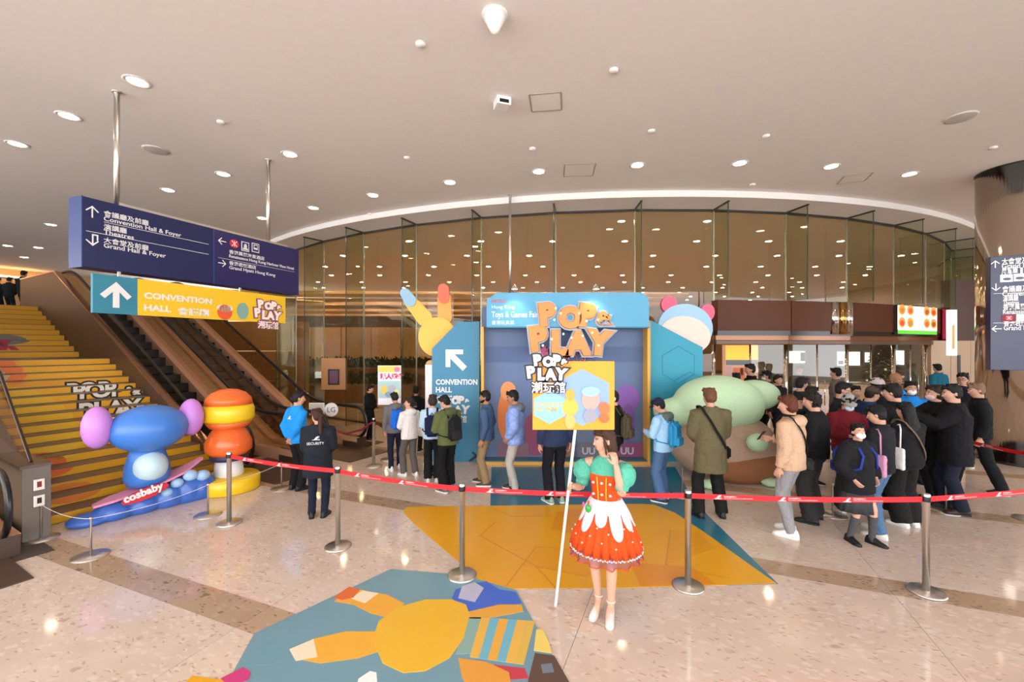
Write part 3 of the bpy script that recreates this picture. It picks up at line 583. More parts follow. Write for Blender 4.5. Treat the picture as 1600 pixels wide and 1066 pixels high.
x, z = pix_on(sg, 366, 381); mtr(sg, x, z, .085, -.002)
for u, v in ((383, 385.5), (399, 387.5)):
    x, z = pix_on(sg, u, v); f_ = face_poly([(x - .075, z - .085), (x + .075, z - .085), (x + .075, z + .085), (x - .075, z + .085)], WHITE, sg, name='pictogram')
    face_poly([(x - .06, z - .07), (x + .06, z - .07), (x + .06, z + .07), (x - .06, z + .07)], SB2, f_, -.005, name='pictogram_field')
    if u < 390: face_poly(flat_ellipse(x, z + .0, .03, .05), WHITE, f_, -.008, name='pictogram_mark'); face_poly([(x - .05, z - .06), (x + .05, z - .06), (x + .05, z - .03), (x - .05, z - .03)], WHITE, f_, -.008, name='pictogram_mark')
    else: face_poly([(x - .04, z - .035), (x + .04, z - .035), (x + .04, z + .055), (x - .04, z + .055)], WHITE, f_, -.008, name='pictogram_mark'); face_poly([(x - .028, z + .0), (x + .028, z + .0), (x + .028, z + .04), (x - .028, z + .04)], SB2, f_, -.011, name='pictogram_mark')

bn = thing('direction_banner', 'teal and yellow Convention Hall banner hung below the blue sign', 'sign', (-5.70, 5.69, 2.845), SGA)
xa, xb_ = .108, .72
xb_ = pix_on(bn, 215, 460)[0]; xe = pix_on(bn, 446, 480)[0]
obj('teal_panel', bxm(xa, xb_, 0, .05, 0, .532), ink('#2f7f95'), bn); obj('yellow_panel', bxm(xb_, xe, 0, .05, 0, .532), ink('#edbe1e'), bn)
for x in (.4, 2.2): obj('hook', bxm(x, x + .03, .02, .05, .53, .61), STEEL, bn)
x, z = pix_on(bn, 181, 461); face_poly(arrow_poly('up', x, z, .36), WHITE, bn, name='arrow', th=.012)
text_fit('CONVENTION', WHITE, bn, 225, 466, 331, .125, off=.004, ext=.004); text_fit('HALL', WHITE, bn, 225, 485, 267, .125, off=.004, ext=.004); text_fit('會議廳', WHITE, bn, 277, 490.5, 327, .125, off=.003, ext=.004)
for u, v, rx, rz, c in ((351, 488, .13, .13, '#e2592c'), (379, 486, .11, .15, '#7fa39a'), (351, 482, .14, .06, '#f2e6d6')):
    x, z = pix_on(bn, u, v); face_poly(flat_ellipse(x, z, rx, rz), ink(c), bn, -.004, .006, name='printed_shape')
logo(bn, 397, 497, .58, ink('#f6dfdc'), ink('#8a5560'), -.012, -.02, thick=.012)

rs = thing('hanging_sign', 'tall dark blue direction sign cut off by the right edge beside the steel column', 'sign', (6.47, 5.8, 2.07), math.atan2(-.42, .9))
obj('panel', bxm(0, 1.9, 0, .12, 0, 1.53, .004, 1), mat('#121a40', .3), rs)
for x in (.9, 1.7): obj('hanging_pole', lathe([(.03, 1.53), (.03, ZC - 2.07)], 16), STEEL, rs, (x, .06, 0))
for s, u, v, u1, h in (('大會堂及前廳', 1565, 413, 1628, .09), ('Grand Hall & Foyer', 1565, 420, 1660, .09), ('展覽廳', 1565, 427, 1590, .09), ('Halls', 1565, 434, 1584, .09), ('1', 1594, 429, 1598, .13), ('會議廳及前廳', 1566, 456, 1628, .09), ('Convention Hall & Foyer', 1566, 463, 1690, .09),
                     ('演講廳', 1567, 470, 1591, .09), ('Theatres', 1567, 477, 1592, .09), ('香港萬麗海景酒店', 1567, 484, 1640, .09), ('Renaissance Hong Kong', 1567, 491, 1660, .085), ('香港君悅酒店', 1568, 509, 1622, .09), ('Grand Hyatt Hong Kong', 1568, 516, 1680, .09)):
    text_fit(s, WHITE, rs, u, v, u1, h, off=.001)
bar(rs, 1552, 459, 1680, WHITE, .004); bar(rs, 1552, 505, 1680, WHITE, .004)
for u, v, a in ((1555, 413, 0), (1556, 449, PI), (1557, 514, PI / 2)):
    x, z = pix_on(rs, u, v); face_poly(rotp(arrow_poly('thin', x, z, .1), a, (x, z)), WHITE, rs, name='arrow')
for u in (1573, 1593):
    x, z = pix_on(rs, u, 435 if u < 1580 else 433.5); f_ = face_poly([(x - .065, z - .05), (x + .065, z - .05), (x + .065, z + .05), (x - .065, z + .05)], WHITE, rs, name='pictogram'); face_poly(flat_ellipse(x, z - .01, .04, .018), mat('#1f2a55', .3), f_, -.005, name='pictogram_mark')
x, z = pix_on(rs, 1576, 485.5); x, z = pix_on(rs, 1576, 497); face_poly([(x - .07, z - .045), (x + .07, z - .045), (x + .07, z + .045), (x - .07, z + .045)], ink('#6d1026'), rs, name='red_field'); mtr(rs, x, z, .04, -.006)
x, z = pix_on(rs, 1596, 496.5); face_poly([(x - .05, z - .045), (x + .07, z - .045), (x + .07, z + .045), (x - .05, z + .045)], WHITE, rs, name='pictogram')
hp = thing('hanging_pole', 'thin steel pole hanging from the ceiling behind the booth header', 'pole', ceil_pt(797, 304) * 1.0)
hp.location.z = 0; obj('pole', lathe([(.03, 3.2), (.03, ZC)], 16), STEEL, hp); obj('flange', lathe([(.06, ZC - .02), (.06, ZC)], 16), STEEL, hp); obj('hidden_bracket', bxm(-.4, .4, -.03, .03, 3.0, 3.2), STEEL, hp)

# ---------------------------------------------------------------- exhibition booth
TEAL = ink('#3f86a6'); WOOD = ink('#d9a544')
bt = thing('exhibition_booth', 'blue photo booth with a big orange POP & PLAY header in the centre', 'booth', (0, 8.69, 0))
X0, X1 = -.62, 2.78
obj('back_wall', bxm(X0, X1, .25, .35, 0, 3.2), mat('#5d7196', .5, 0, 0, 2, .25), bt); obj('header', None or bxm(-.5, 2.72, -.22, .3, 2.745, 2.77), ink('#3a7896'), bt)
hdr = [(-.5, 2.77), (2.7, 2.77), (2.7, 3.25)] + [(2.5 + .2 * math.cos(a), 3.25 + .19 * math.sin(a)) for a in (PI / 8, PI / 4, 3 * PI / 8, PI / 2)] + [(-.3, 3.44), (-.5, 3.3)]
obj('header_board', prism(hdr, -.24, -.1, 'y'), ink('#57a0c2'), bt)
obj('wall_band', bxm(X0 + .05, X1 - .05, .23, .25, 2.05, 2.38), ink('#4d6189'), bt)
for x in (X0, X1 - .05): obj('side_frame', bxm(x, x + .05, -.05, .35, 0, 2.78), WOOD, bt)
obj('base_frame', bxm(X0, X1, -.08, .25, 0, .06), WOOD, bt); obj('stage_floor', bxm(X0 + .05, X1 - .05, -.06, .25, .06, .075), ink('#3c6f84'), bt)
logo(bt, 829, 552, 1.62, mat('#d8842e', .35), ink('#aab4c2'), -.25, 0, zh='', thick=.05, backoff=.06, bub=.012)
text('潮玩館', .42, ink('#e0709a'), bt, .48, 2.02, .2, 'logo_letter', off=.014, ext=.015)
for i, (u, v) in enumerate([(868, 482), (866, 500), (876, 490), (905, 490), (916, 502), (934, 480), (934, 500), (862, 530), (880, 522), (893, 528), (910, 525), (925, 520), (935, 540), (848, 540)]):
    x, z = pix_on(bt, u, v, -.3); o = obj('bulb', mesh_from((lambda b: (ellip(b, (0, 0, 0), (.022, .012, .022), sub=1), b)[1])(bmesh.new()), True), mat('#ffe6b0', .4, emit=2.5), bt, (x, -.33, z))
xx, zz = pix_on(bt, 768, 480, -.24)
text('Hong Kong', .1, WHITE, bt, xx, zz - .03, -.242); text('Toys & Games Fair', .165, WHITE, bt, xx, zz - .2, -.242, off=.002, sx=.72); text('香港玩具展', .09, WHITE, bt, xx, zz - .34, -.242); text('HKTDC', .085, ink('#c9404a'), bt, xx, zz + .09, -.242, off=.002); 
for i, (x, z, rx, rz, c) in enumerate(((-.1, .95, .2, .55, '#d9793a'), (-.08, 1.45, .16, .2, '#e0935a'), (.5, .55, .3, .45, '#8a3f5e'), (.95, .8, .2, .5, '#d59a45'), (1.1, .45, .12, .4, '#c98a3e'), (1.55, .55, .2, .35, '#6f7f9a'), (1.55, .95, .17, .2, '#7f8fae'), (1.95, .75, .2, .3, '#a06a42'),
                                     (2.4, 1.3, .25, .28, '#8559a8'), (2.42, .8, .14, .4, '#7a4f9c'))):
    face_poly(flat_ellipse(x, z, rx, rz), ink(c), bt, .248 - .0015 * i, name='printed_shape')
for x0, x1, c in ((-.3, .35, '#7d5a68'), (.7, 1.3, '#8a5d4a'), (1.35, 1.95, '#75707c'), (2.1, 2.72, '#8a4a72')): obj('printed_plinth', bxm(x0, x1, .22, .225, .08, .38), ink(c), bt)
for x in (1.45, 2.25): text('UU', .2, ink('#c9c3cf'), bt, x, .14, .215, off=.006)
for x in (.05, 1.6):
    lp = thing('arm_lamp', 'small %s arm lamp lighting the booth header from above' % ('left' if x < 1 else 'right'), 'lamp', (x, 8.3, 3.44))
    bm = bmesh.new(); tube(bm, [(0, .2, 0), (0, .15, .1), (0, -.12, .12)], .012, 8); obj('arm', bm, STEEL, lp); obj('head', lathe([(.03, .1), (.06, .04), (.06, .03)], 16), STEEL, lp, (0, -.15, 0)); obj('lens', lathe([(.05, .03), (.001, .029)], 16), mat('#fff0d8', .4, emit=30), lp, (0, -.15, 0))
    L = bpy.data.lights.new('spot', 'SPOT'); L.energy = 14; L.spot_size = 1.6; L.spot_blend = .7; L.color = (1, .9, .75); lo = bpy.data.objects.new('spot', L); COL.objects.link(lo); lo.parent = lp; lo.location = (0, -.15, .02); lo.rotation_euler = (.35, 0, 0)
lwp = thing('arrow_sign', 'blue Convention Hall panel with a white diagonal arrow left of the booth', 'sign', (0, 8.85, 0))
P = [pix_on(lwp, u, v) for u, v in ((675, 722), (749, 722), (749, 503), (716, 503), (675, 545))]
obj('panel', prism([(a, max(b, 0)) for a, b in P], 0, .12, 'y'), ink('#3c80a0'), lwp); a = pix_on(lwp, 664, 570)[0]; obj('white_side', bxm(a, P[0][0], .02, .1, 0, 2.0), ink('#e9dcd6'), lwp)
x, z = pix_on(lwp, 713, 563); face_poly(arrow_poly('nw', x, z, .44), WHITE, lwp, name='arrow', th=.01)
text_fit('CONVENTION', WHITE, lwp, 681, 601, 746, .15, off=.005); text_fit('HALL', WHITE, lwp, 681, 613, 706, .15, off=.005); text_fit('會議廳', WHITE, lwp, 682, 629, 720, .17, off=.004); logo(lwp, 690, 646, .6, WHITE, None, -.002, thick=.003)
rwp = thing('wing_panel', 'plain teal panel with a slanted top right of the booth', 'panel', (0, 8.85, 0))
P = [pix_on(rwp, u, v) for u, v in ((1014, 722), (1098, 722), (1098, 543), (1018, 501), (1014, 501))]
obj('panel', prism([(a, max(b, 0)) for a, b in P], 0, .12, 'y'), ink('#2f93ad'), rwp); obj('edge_strip', bxm(P[0][0], P[0][0] + .03, -.01, .12, 0, P[4][1]), WOOD, rwp)
hexr = .38
for (u, v) in ((1060, 570), (1078, 610), (1040, 640)):
    x, z = pix_on(rwp, u, v); pts = flat_ellipse(x, z, hexr, hexr, PI / 6, 6); bm = bmesh.new(); tube(bm, [(p[0], -.002, p[1]) for p in pts], .006, 4, closed=True); obj('hexagon_line', bm, ink('#2a87a2'), rwp)
# plain rounded cutouts peeking over the panels (kept featureless)
cut = thing('rounded_cutout', 'plain yellow rounded cutout with two raised stems behind the blue arrow panel', 'cutout', (0, 9.15, 0))
def cu(u, v): return pix_on(cut, u, v)
for i, (pts, c) in enumerate(((capsule(cu(663, 497), cu(640, 470), .17, .13), '#e8b54a'), (capsule(cu(695, 497), cu(694, 466), .15, .14), '#eaa048'), (capsule(cu(641, 470), cu(633, 458), .13, .1), '#8fb6cf'), (capsule(cu(694, 466), cu(693, 452), .12, .11), '#e2694a'), (flat_ellipse(*cu(684, 527), .4, .42), '#e9b84c'), (capsule(cu(674, 570), cu(676, 600), .1, .12), '#cfa56a'))):
    obj('cutout_shape', prism(pts, .02 * i * -1, .1, 'y'), ink(c), cut)
cut2 = thing('rounded_cutout', 'plain cream dome cutout with a pale blue cap band above the teal wing', 'cutout', (0, 9.1, 0))
def cu2(u, v): return pix_on(cut2, u, v)
for i, (pts, c) in enumerate(((flat_ellipse(*cu2(1046, 476), .17, .18), '#e0607c'), (flat_ellipse(*cu2(1105, 489), .15, .19, -.2), '#e0607c'), (flat_ellipse(*cu2(1070, 512), .58, .5, -.12), '#9cc3dc'), (flat_ellipse(*cu2(1069, 524), .54, .4, -.15), '#e6d2c2'))):
    obj('cutout_shape', prism(pts, -.02 * i, .1, 'y'), ink(c), cut2)
x, z = cu2(1070, 512); obj('support_post', bxm(x - .03, x + .03, .1, .14, 0, z), WOOD, cut2); x, z = cu(684, 527); obj('support_post', bxm(x - .03, x + .03, .1, .14, 0, z), WOOD, cut)
ps = thing('poster_stand', 'tall colourful event poster on a stand before the glass wall', 'poster', (-2.55, 8.95, 0))
obj('board', bxm(-.25, .23, 0, .03, 1.16, 1.98), ink('#e9e2e2'), ps); obj('stand_post', lathe([(.02, 0), (.02, 1.2)], 12), STEEL, ps, (0, .05, 0)); obj('stand_base', lathe([(.2, 0), (.2, .02)], 24), STEEL, ps, (0, .05, 0))
obj('yellow_band', bxm(-.24, .22, -.003, 0, 1.84, 1.97), ink('#e7c455'), ps); obj('picture_field', bxm(-.24, .22, -.003, 0, 1.3, 1.66), ink('#9fc0bd'), ps); text('玩人遊會', .12, ink('#c02a6a'), ps, -.2, 1.71, -.004, off=.008)
for i, (x, z, rx, rz, c) in enumerate(((-.12, 1.48, .07, .09, '#d9b94c'), (.05, 1.5, .08, .08, '#a7a3b5'), (.14, 1.4, .06, .09, '#d6cf8a'), (-.02, 1.38, .08, .06, '#7d9aa8'), (.15, 1.9, .06, .05, '#e06aa0'), (-.16, 1.25, .08, .05, '#f2e4ee'), (.1, 1.24, .1, .05, '#f2e4ee'))): face_poly(flat_ellipse(x, z, rx, rz), ink(c), ps, -.005 - i * .001, name='printed_shape')

# ---------------------------------------------------------------- floor graphics
def floor_poly(uv, z0, z1): return prism([(p.x, p.y) for p in (gnd(u, v) for u, v in uv)], z0, z1)
tc_ = thing('teal_floor_sticker', 'teal floor sheet with a pointed end running out from the booth', 'floor sticker')
obj('sheet', floor_poly([(766, 790), (768, 730), (1055, 730), (1085, 785), (1216, 913), (1140, 915), (900, 900)], .001, .003), mat('#2f7288', .25), tc_)
yf = thing('yellow_floor_sticker', 'large yellow floor sheet with faint hexagon outlines before the booth', 'floor sticker')
obj('sheet', floor_poly([(632, 803), (631, 797), (637, 793), (660, 792), (1000, 788), (1022, 789), (1055, 802), (1100, 832), (1213, 912.5), (980, 919), (764, 921), (721, 882), (650, 822)], .002, .0044), mat('#e3a31c', .3), yf)
for uv, c in (([(870, 800), (915, 795), (905, 838), (860, 828)], '#dd9018'), ([(985, 880), (1080, 886), (1120, 914), (1000, 917)], '#dd8d1c'), ([(838, 855), (950, 858), (925, 902), (815, 885)], '#e09c1b'), ([(1045, 828), (1090, 832), (1120, 858), (1040, 884)], '#de981a')): obj('faint_facet', floor_poly(uv, .0044, .0052), mat(c, .3), yf)
def floor_line(uv, m, parent, w=.012):
    for (a, b) in zip(uv[:-1], uv[1:]):
        p, q = gnd(*a), gnd(*b); d = (q - p).normalized() * w; s = Vector((-d.y, d.x, 0)); obj('outline', prism([((p + s).x, (p + s).y), ((p - s).x, (p - s).y), ((q - s).x, (q - s).y), ((q + s).x, (q + s).y)], .0052, .006), m, parent)
LN = mat('#cf8a1c', .3)
for uv in ([(775, 816), (750, 838), (838, 886), (920, 903)], [(790, 918), (838, 855), (945, 866)], [(1048, 829), (1040, 884), (1140, 905)], [(770, 795), (800, 808), (910, 806)], [(838, 886), (868, 920)]): floor_line(uv, LN, yf, .008)
hx = thing('hexagon_floor_sticker', 'blue hexagon floor sheet with plain yellow rounded shapes and stripes, nearest the camera', 'floor sticker')
HB = mat('#6f97a6', .3)
obj('sheet', floor_poly([(611, 890), (722, 899), (806, 923), (900, 1090), (930, 1160), (330, 1160), (346, 1085), (397, 991)], .002, .005), HB, hx)
def fshape(uv, c, k, name='printed_shape'): obj(name, floor_poly(uv, .005, .005 + .0006 * k), mat(c, .3), hx)
fshape([(556, 1078), (560, 1062), (578, 1050), (588, 1052), (590, 1075)], '#f4f1ee', 1)
fshape([(740, 913), (760, 909), (780, 922), (806, 926), (816, 944), (770, 950), (735, 958), (706, 936), (712, 922)], '#4668c8', 1); fshape([(722, 917), (742, 911), (756, 920), (742, 942), (716, 936)], '#b9b7cc', 2)
fshape([(728, 958), (780, 946), (815, 946), (818, 957), (760, 968), (735, 968)], '#e0a23a', 3)
fshape([(522, 941), (548, 919), (580, 926), (604, 930), (632, 944), (612, 968), (580, 960), (552, 946)], '#e8a83a', 2); fshape([(521, 935), (545, 918), (563, 922), (552, 935), (535, 939)], '#dd6a34', 3); fshape([(548, 936), (566, 924), (592, 928), (570, 944)], '#ecdcc0', 3)
fshape([(462, 1020), (488, 1000), (540, 988), (586, 988), (590, 1020), (560, 1030), (500, 1038), (470, 1032)], '#e9ab35', 2); fshape([(384, 1042), (396, 1018), (430, 1003), (455, 1006), (452, 1026), (425, 1040), (395, 1042)], '#6b98a4', 2); fshape([(452, 1016), (490, 1000), (496, 1028), (462, 1034)], '#ecdcc0', 3)
fshape([(582, 1000), (592, 972), (622, 950), (665, 938), (705, 938), (728, 946), (734, 962), (724, 1000), (702, 1030), (665, 1050), (630, 1053), (598, 1038)], '#e6b32e', 4)
fshape([(732, 966), (760, 966), (742, 1022), (712, 1024)], '#86a9a0', 3)
for i, c in enumerate(('#e3b04a', '#6fb0c4', '#e3a83c', '#6fb0c4', '#e3b04a', '#d9b24a')):
    u0 = 752 + 14 * i; fshape([(u0, 966 + i), (u0 + 14, 967 + i), (u0 - 4, 1030 + 2 * i), (u0 - 18, 1028 + 2 * i)], c, 4)
fshape([(716, 1030), (760, 1036), (795, 1052), (800, 1080), (740, 1090), (722, 1060)], '#dd9a38', 5); fshape([(752, 1038), (820, 1046), (826, 1062), (790, 1064)], '#c23b4a', 4)
fshape([(838, 985), (848, 985), (858, 1006), (862, 1022), (834, 1018)], '#ead06a', 4); fshape([(836, 1022), (866, 1026), (900, 1086), (820, 1086)], '#5a4438', 4); fshape([(845, 1040), (862, 1038), (866, 1052), (848, 1054)], '#6d7a86', 5)
fshape([(345, 1062), (380, 1044), (392, 1052), (388, 1064), (360, 1074)], '#c83a7a', 5)
yl_ = tag(obj('small_floor_sticker', floor_poly([(278, 1080), (300, 1057), (352, 1064), (340, 1090)], .001, .004), mat('#e3a31c', .3)), 'small yellow floor sheet corner at the bottom left edge', 'floor sticker')

# ---------------------------------------------------------------- plain rounded sculptures (no features)
def sculpt(name, label, loc, rz=0.): return thing(name, label, 'sculpture', loc, rz)
a = gnd(185, 815)
s1 = sculpt('blue_sculpture', 'plain glossy blue rounded sculpture on a blue wave base with a pink board', stl(-1.36, -.45), SA - .12); s1.scale = (.84, .9, .9)
BLU = mat('#3f78c8', .35); PBLU = mat('#b9d3dc', .4); LIL = mat('#c080d0', .4)
bm = bmesh.new()
for x, r in ((-.75, .1), (-.45, .17), (-.1, .2), (.25, .24), (.55, .3), (.72, .28)): ellip(bm, (x, 0, r * .6), (.3, .26, r))
obj('wave_base', smoothed(bm, .02, 6), mat('#3d66b8', .3), s1)
for x, z, r in ((.35, .42, .1), (.55, .5, .12), (.74, .46, .12), (.2, .3, .09)): bm = bmesh.new(); ellip(bm, (x, -.16, z - .05), (r, .1, r * .8)); obj('foam', mesh_from(bm, True), mat('#9cc0e4', .4), s1)
bm = bmesh.new(); loft(bm, [[(x, -.2 * w, z), (x, .2 * w, z), (x, .2 * w, z + .035), (x, -.2 * w, z + .035)] for x, z, w in ((-.72, .22, .3), (-.5, .27, .8), (0, .36, 1), (.45, .5, .9), (.78, .66, .3))]); obj('board', bm, mat('#d98aae', .4), s1)
obj('lower_form', lathe([(.1, .36), (.28, .4), (.33, .52), (.31, .72), (.25, .92), (.2, 1.02)], 40), BLU, s1, (0, .1, 0))
bm = bmesh.new(); ellip(bm, (0, -.06, .7), (.25, .24, .26), sub=3); obj('pale_panel', mesh_from(bm, True), PBLU, s1)
bm = bmesh.new(); ellip(bm, (0, -.02, 1.32), (.56, .42, .38), sub=3); obj('upper_form', mesh_from(bm, True), BLU, s1)
for x in (-.66, .62): bm = bmesh.new(); ellip(bm, (x, .02, 1.42), (.2, .2, .32), sub=3); obj('lilac_form', mesh_from(bm, True), LIL, s1)
pl = obj('name_plate', prism(flat_ellipse(-.12, .34, .32, .085, .22), -.3, -.27, 'y'), ink('#c8202c'), s1)
o = text('cosbaby', .16, WHITE, pl, -.4, .27, -.31, rot=.2, off=.006, ext=.008)
a = gnd(348, 768)
s2 = sculpt('orange_sculpture', 'plain orange and yellow rounded sculpture on a yellow drum at the stair foot', stl(-.3, -.52), .6)
ORG = mat('#e8682a', .22); YLW = mat('#f0c21c', .3)
obj('drum_base', lathe([(.44, 0), (.46, .02), (.46, .2), (.43, .23), (.001, .23)], 48), YLW, s2)
obj('white_neck', lathe([(.2, .23), (.22, .25), (.19, .5)], 36), WHITE, s2); obj('dark_band', lathe([(.25, .5), (.27, .52), (.27, .58), (.25, .6)], 32), mat('#2c2a44', .5), s2)
obj('body_form', lathe([(.26, .58), (.34, .66), (.34, .8), (.27, .95), (.2, 1.05), (.1, 1.08)], 36), ORG, s2)
obj('lower_dome', lathe([(.1, .98), (.28, 1.04), (.345, 1.14)], 40), ORG, s2); obj('yellow_band', lathe([(.345, 1.14), (.375, 1.2), (.375, 1.34), (.345, 1.42)], 40), YLW, s2); obj('dome', lathe([(.35, 1.42), (.33, 1.52), (.25, 1.61), (.13, 1.665), (.001, 1.68)], 40), ORG, s2)
a = gnd(1165, 768)
s3 = sculpt('green_plush_sculpture', 'huge plain pale green and beige plush cushion form behind the olive coat', (a.x, a.y + .95, 0), .1)
PG = mat('#b9d6ae', .85, 0, .3, 40, .15); BG = mat('#b79a84', .9, 0, .4, 50, .3)
bm = bmesh.new(); ellip(bm, (.1, 0, .55), (1.0, .7, .62), sub=3); ellip(bm, (.3, -.1, .3), (.9, .6, .4), sub=3); obj('robe_form', smoothed(bm, .035, 5), BG, s3)
bm = bmesh.new(); ellip(bm, (0, 0, 1.3), (.85, .62, .55), sub=3); ellip(bm, (-.75, .1, 1.15), (.45, .3, .28), sub=3); ellip(bm, (.8, .1, 1.45), (.5, .3, .3), sub=3); obj('top_form', smoothed(bm, .035, 8), PG, s3)
bm = bmesh.new(); ellip(bm, (.3, -.42, .24), (.8, .36, .3), sub=3); obj('brown_form', mesh_from(bm, True), mat('#8f5b38', .9, 0, .4, 50, .3), s3)
for (x, z, r) in ((.25, .75, .16), (.5, .07, .14), (-.6, .07, .14)): bm = bmesh.new(); ellip(bm, (x, -.75, z), (r * 1.2, .14, r * .55 if z < .3 else r), sub=2); obj('small_form', mesh_from(bm, True), PG, s3)

# ---------------------------------------------------------------- queue posts and belts
BELT = mat('#c8121f', .45); base_me = lathe([(.153, 0), (.153, .014), (.14, .024), (.03, .03), (.001, .03)], 40); post_me = lathe([(.03, .025), (.03, .9), (.033, .905), (.033, .955), (.028, .962), (.001, .963)], 24)
cap_me = lathe([(.035, .885), (.036, .89), (.036, .93), (.035, .935)], 24)
def post(p, label, s=1.):
    t = thing('stanchion', label, 'stanchion', p, 0, 'steel belt stanchions'); obj('base', base_me, STEEL, t); obj('post', post_me, STEEL, t); obj('belt_head', cap_me, BLACK, t); return t
def belt(t, p, q, sag=.03, z=.91, logos=True, first=.25):
    p, q = Vector((p[0], p[1], 0)), Vector((q[0], q[1], 0)); L = (q - p).length; a = math.atan2(q.y - p.y, q.x - p.x); n_ = 16; s = -1
    f = lambda x: z - sag * (1 - (2 * x / L - 1) ** 2)
    bm = bmesh.new(); loft(bm, [[(x, -.0015, f(x) - .03), (x, .0015, f(x) - .03), (x, .0015, f(x) + .022), (x, -.0015, f(x) + .022)] for x in (L * k / n_ for k in range(n_ + 1))])
    b = obj('belt', bm, BELT, t, p - t.location, (0, 0, a))
    if logos:
        x = first
        while x < L - .45:
            g = obj('wave_emblem', prism(swoosh(0, 0, .075), -.003, -.0018, 'y'), WHITE, b, (x, 0, f(x) - .024)); text('香港會議展覽中心', .015, WHITE, b, x + .1, f(x + .2) - .002, -.002, 'belt_print', ext=.0004); text('HONG KONG CONVENTION AND EXHIBITION CENTRE', .011, WHITE, b, x + .1, f(x + .2) - .018, -.002, 'belt_print', ext=.0004); x += .62
PS = [gnd(u, v) for u, v in ((358, 818), (528, 855), (722, 900), (1075, 917), (1447, 926))]
names = ['belt post between the two sculptures and the two staff members', 'belt post just right of the person in the security jacket', 'belt post at the left corner of the yellow floor sheet', 'belt post right of the person in the orange dress', 'large belt post at the right, nearest the school-skirt wearer']
TS = [post(p, n_) for p, n_ in zip(PS, names)]
for i in range(4): belt(TS[i], PS[i], PS[i + 1], .02)
off = Vector((6.3, 4.6, 0)); belt(TS[4], PS[4], off, .01); post(off, 'belt post beyond the right edge of the photo')
q1 = gnd(584, 729); tb = post(q1, 'belt post behind the rope, left of the person in grey with a blue bag')
q2 = gnd(545, 690); bm = bmesh.new(); tube(bm, [(0, 0, .9), (-.25, .05, .72), (-.6, .15, .62), (-1.0, .3, .7), (-1.35, .45, .88)], .022, 10); autosmooth(obj('rope', bm, mat('#6a0f18', .6), tb)); bm = bmesh.new(); tube(bm, [(0, 0, .9), (.15, .2, .72), (.35, .5, .66), (.6, .9, .8)], .022, 10); autosmooth(obj('rope', bm, mat('#6a0f18', .6), tb))
qe = gnd(1606, 812); post(qe, 'belt post cut off by the right edge, only its dark base showing')
qr = Vector((7.43, 7.5, 0)); t_ = post(qr, 'belt post half hidden behind the dark-coated people at right'); belt(t_, qr, qe, .04)
low_base = lathe([(.17, 0), (.17, .008), (.02, .012), (.001, .012)], 36); low_post = lathe([(.011, .01), (.011, .42), (.016, .425), (.016, .44), (.001, .441)], 12)
def low(p, lab): t = thing('low_barrier_post', lab, 'barrier post', p, 0, 'low cord barriers'); obj('base', low_base, STEEL, t); obj('post', low_post, STEEL, t); return t
LP = [gnd(142, 869), gnd(325, 805), gnd(440, 764), gnd(64, 842)]
LT = [low(p, n_) for p, n_ in zip(LP, ('low cord barrier post in front of the blue sculpture', 'low cord barrier post between blue and orange sculptures', 'low cord barrier post right of the yellow drum', 'low cord barrier post against the granite pier'))]
for i, j in ((0, 1), (1, 2), (3, 0)):
    bm = bmesh.new(); d = LP[j] - LP[i]; tube(bm, [d * k / 8 + Vector((0, 0, .425 - .05 * (1 - (k / 4 - 1) ** 2))) for k in range(9)], .003, 6); obj('cord', bm, WHITE, LT[i])
for (u, v, lab) in ((1066, 775, 'low cord barrier post at the left of the green plush form'), (1301, 805, 'low cord barrier post between the black tee and the school skirt'), (1478, 800, 'low cord barrier post beside the big dark coat')): low(gnd(u, v), lab)
tw = thing('cable_tray', 'dark folded stand with cables lying against the blue arrow panel', 'stand', gnd(745, 722)); bm = bmesh.new(); tube(bm, [(-.15, 0, .02), (.1, 0, .2)], .02, 8); tube(bm, [(-.1, .02, .2), (.12, .0, .02)], .02, 8); obj('frame', bm, BLACK, tw); obj('cable_box', bxm(.0, .16, -.05, .05, 0, .12, .01), BLACK, tw)

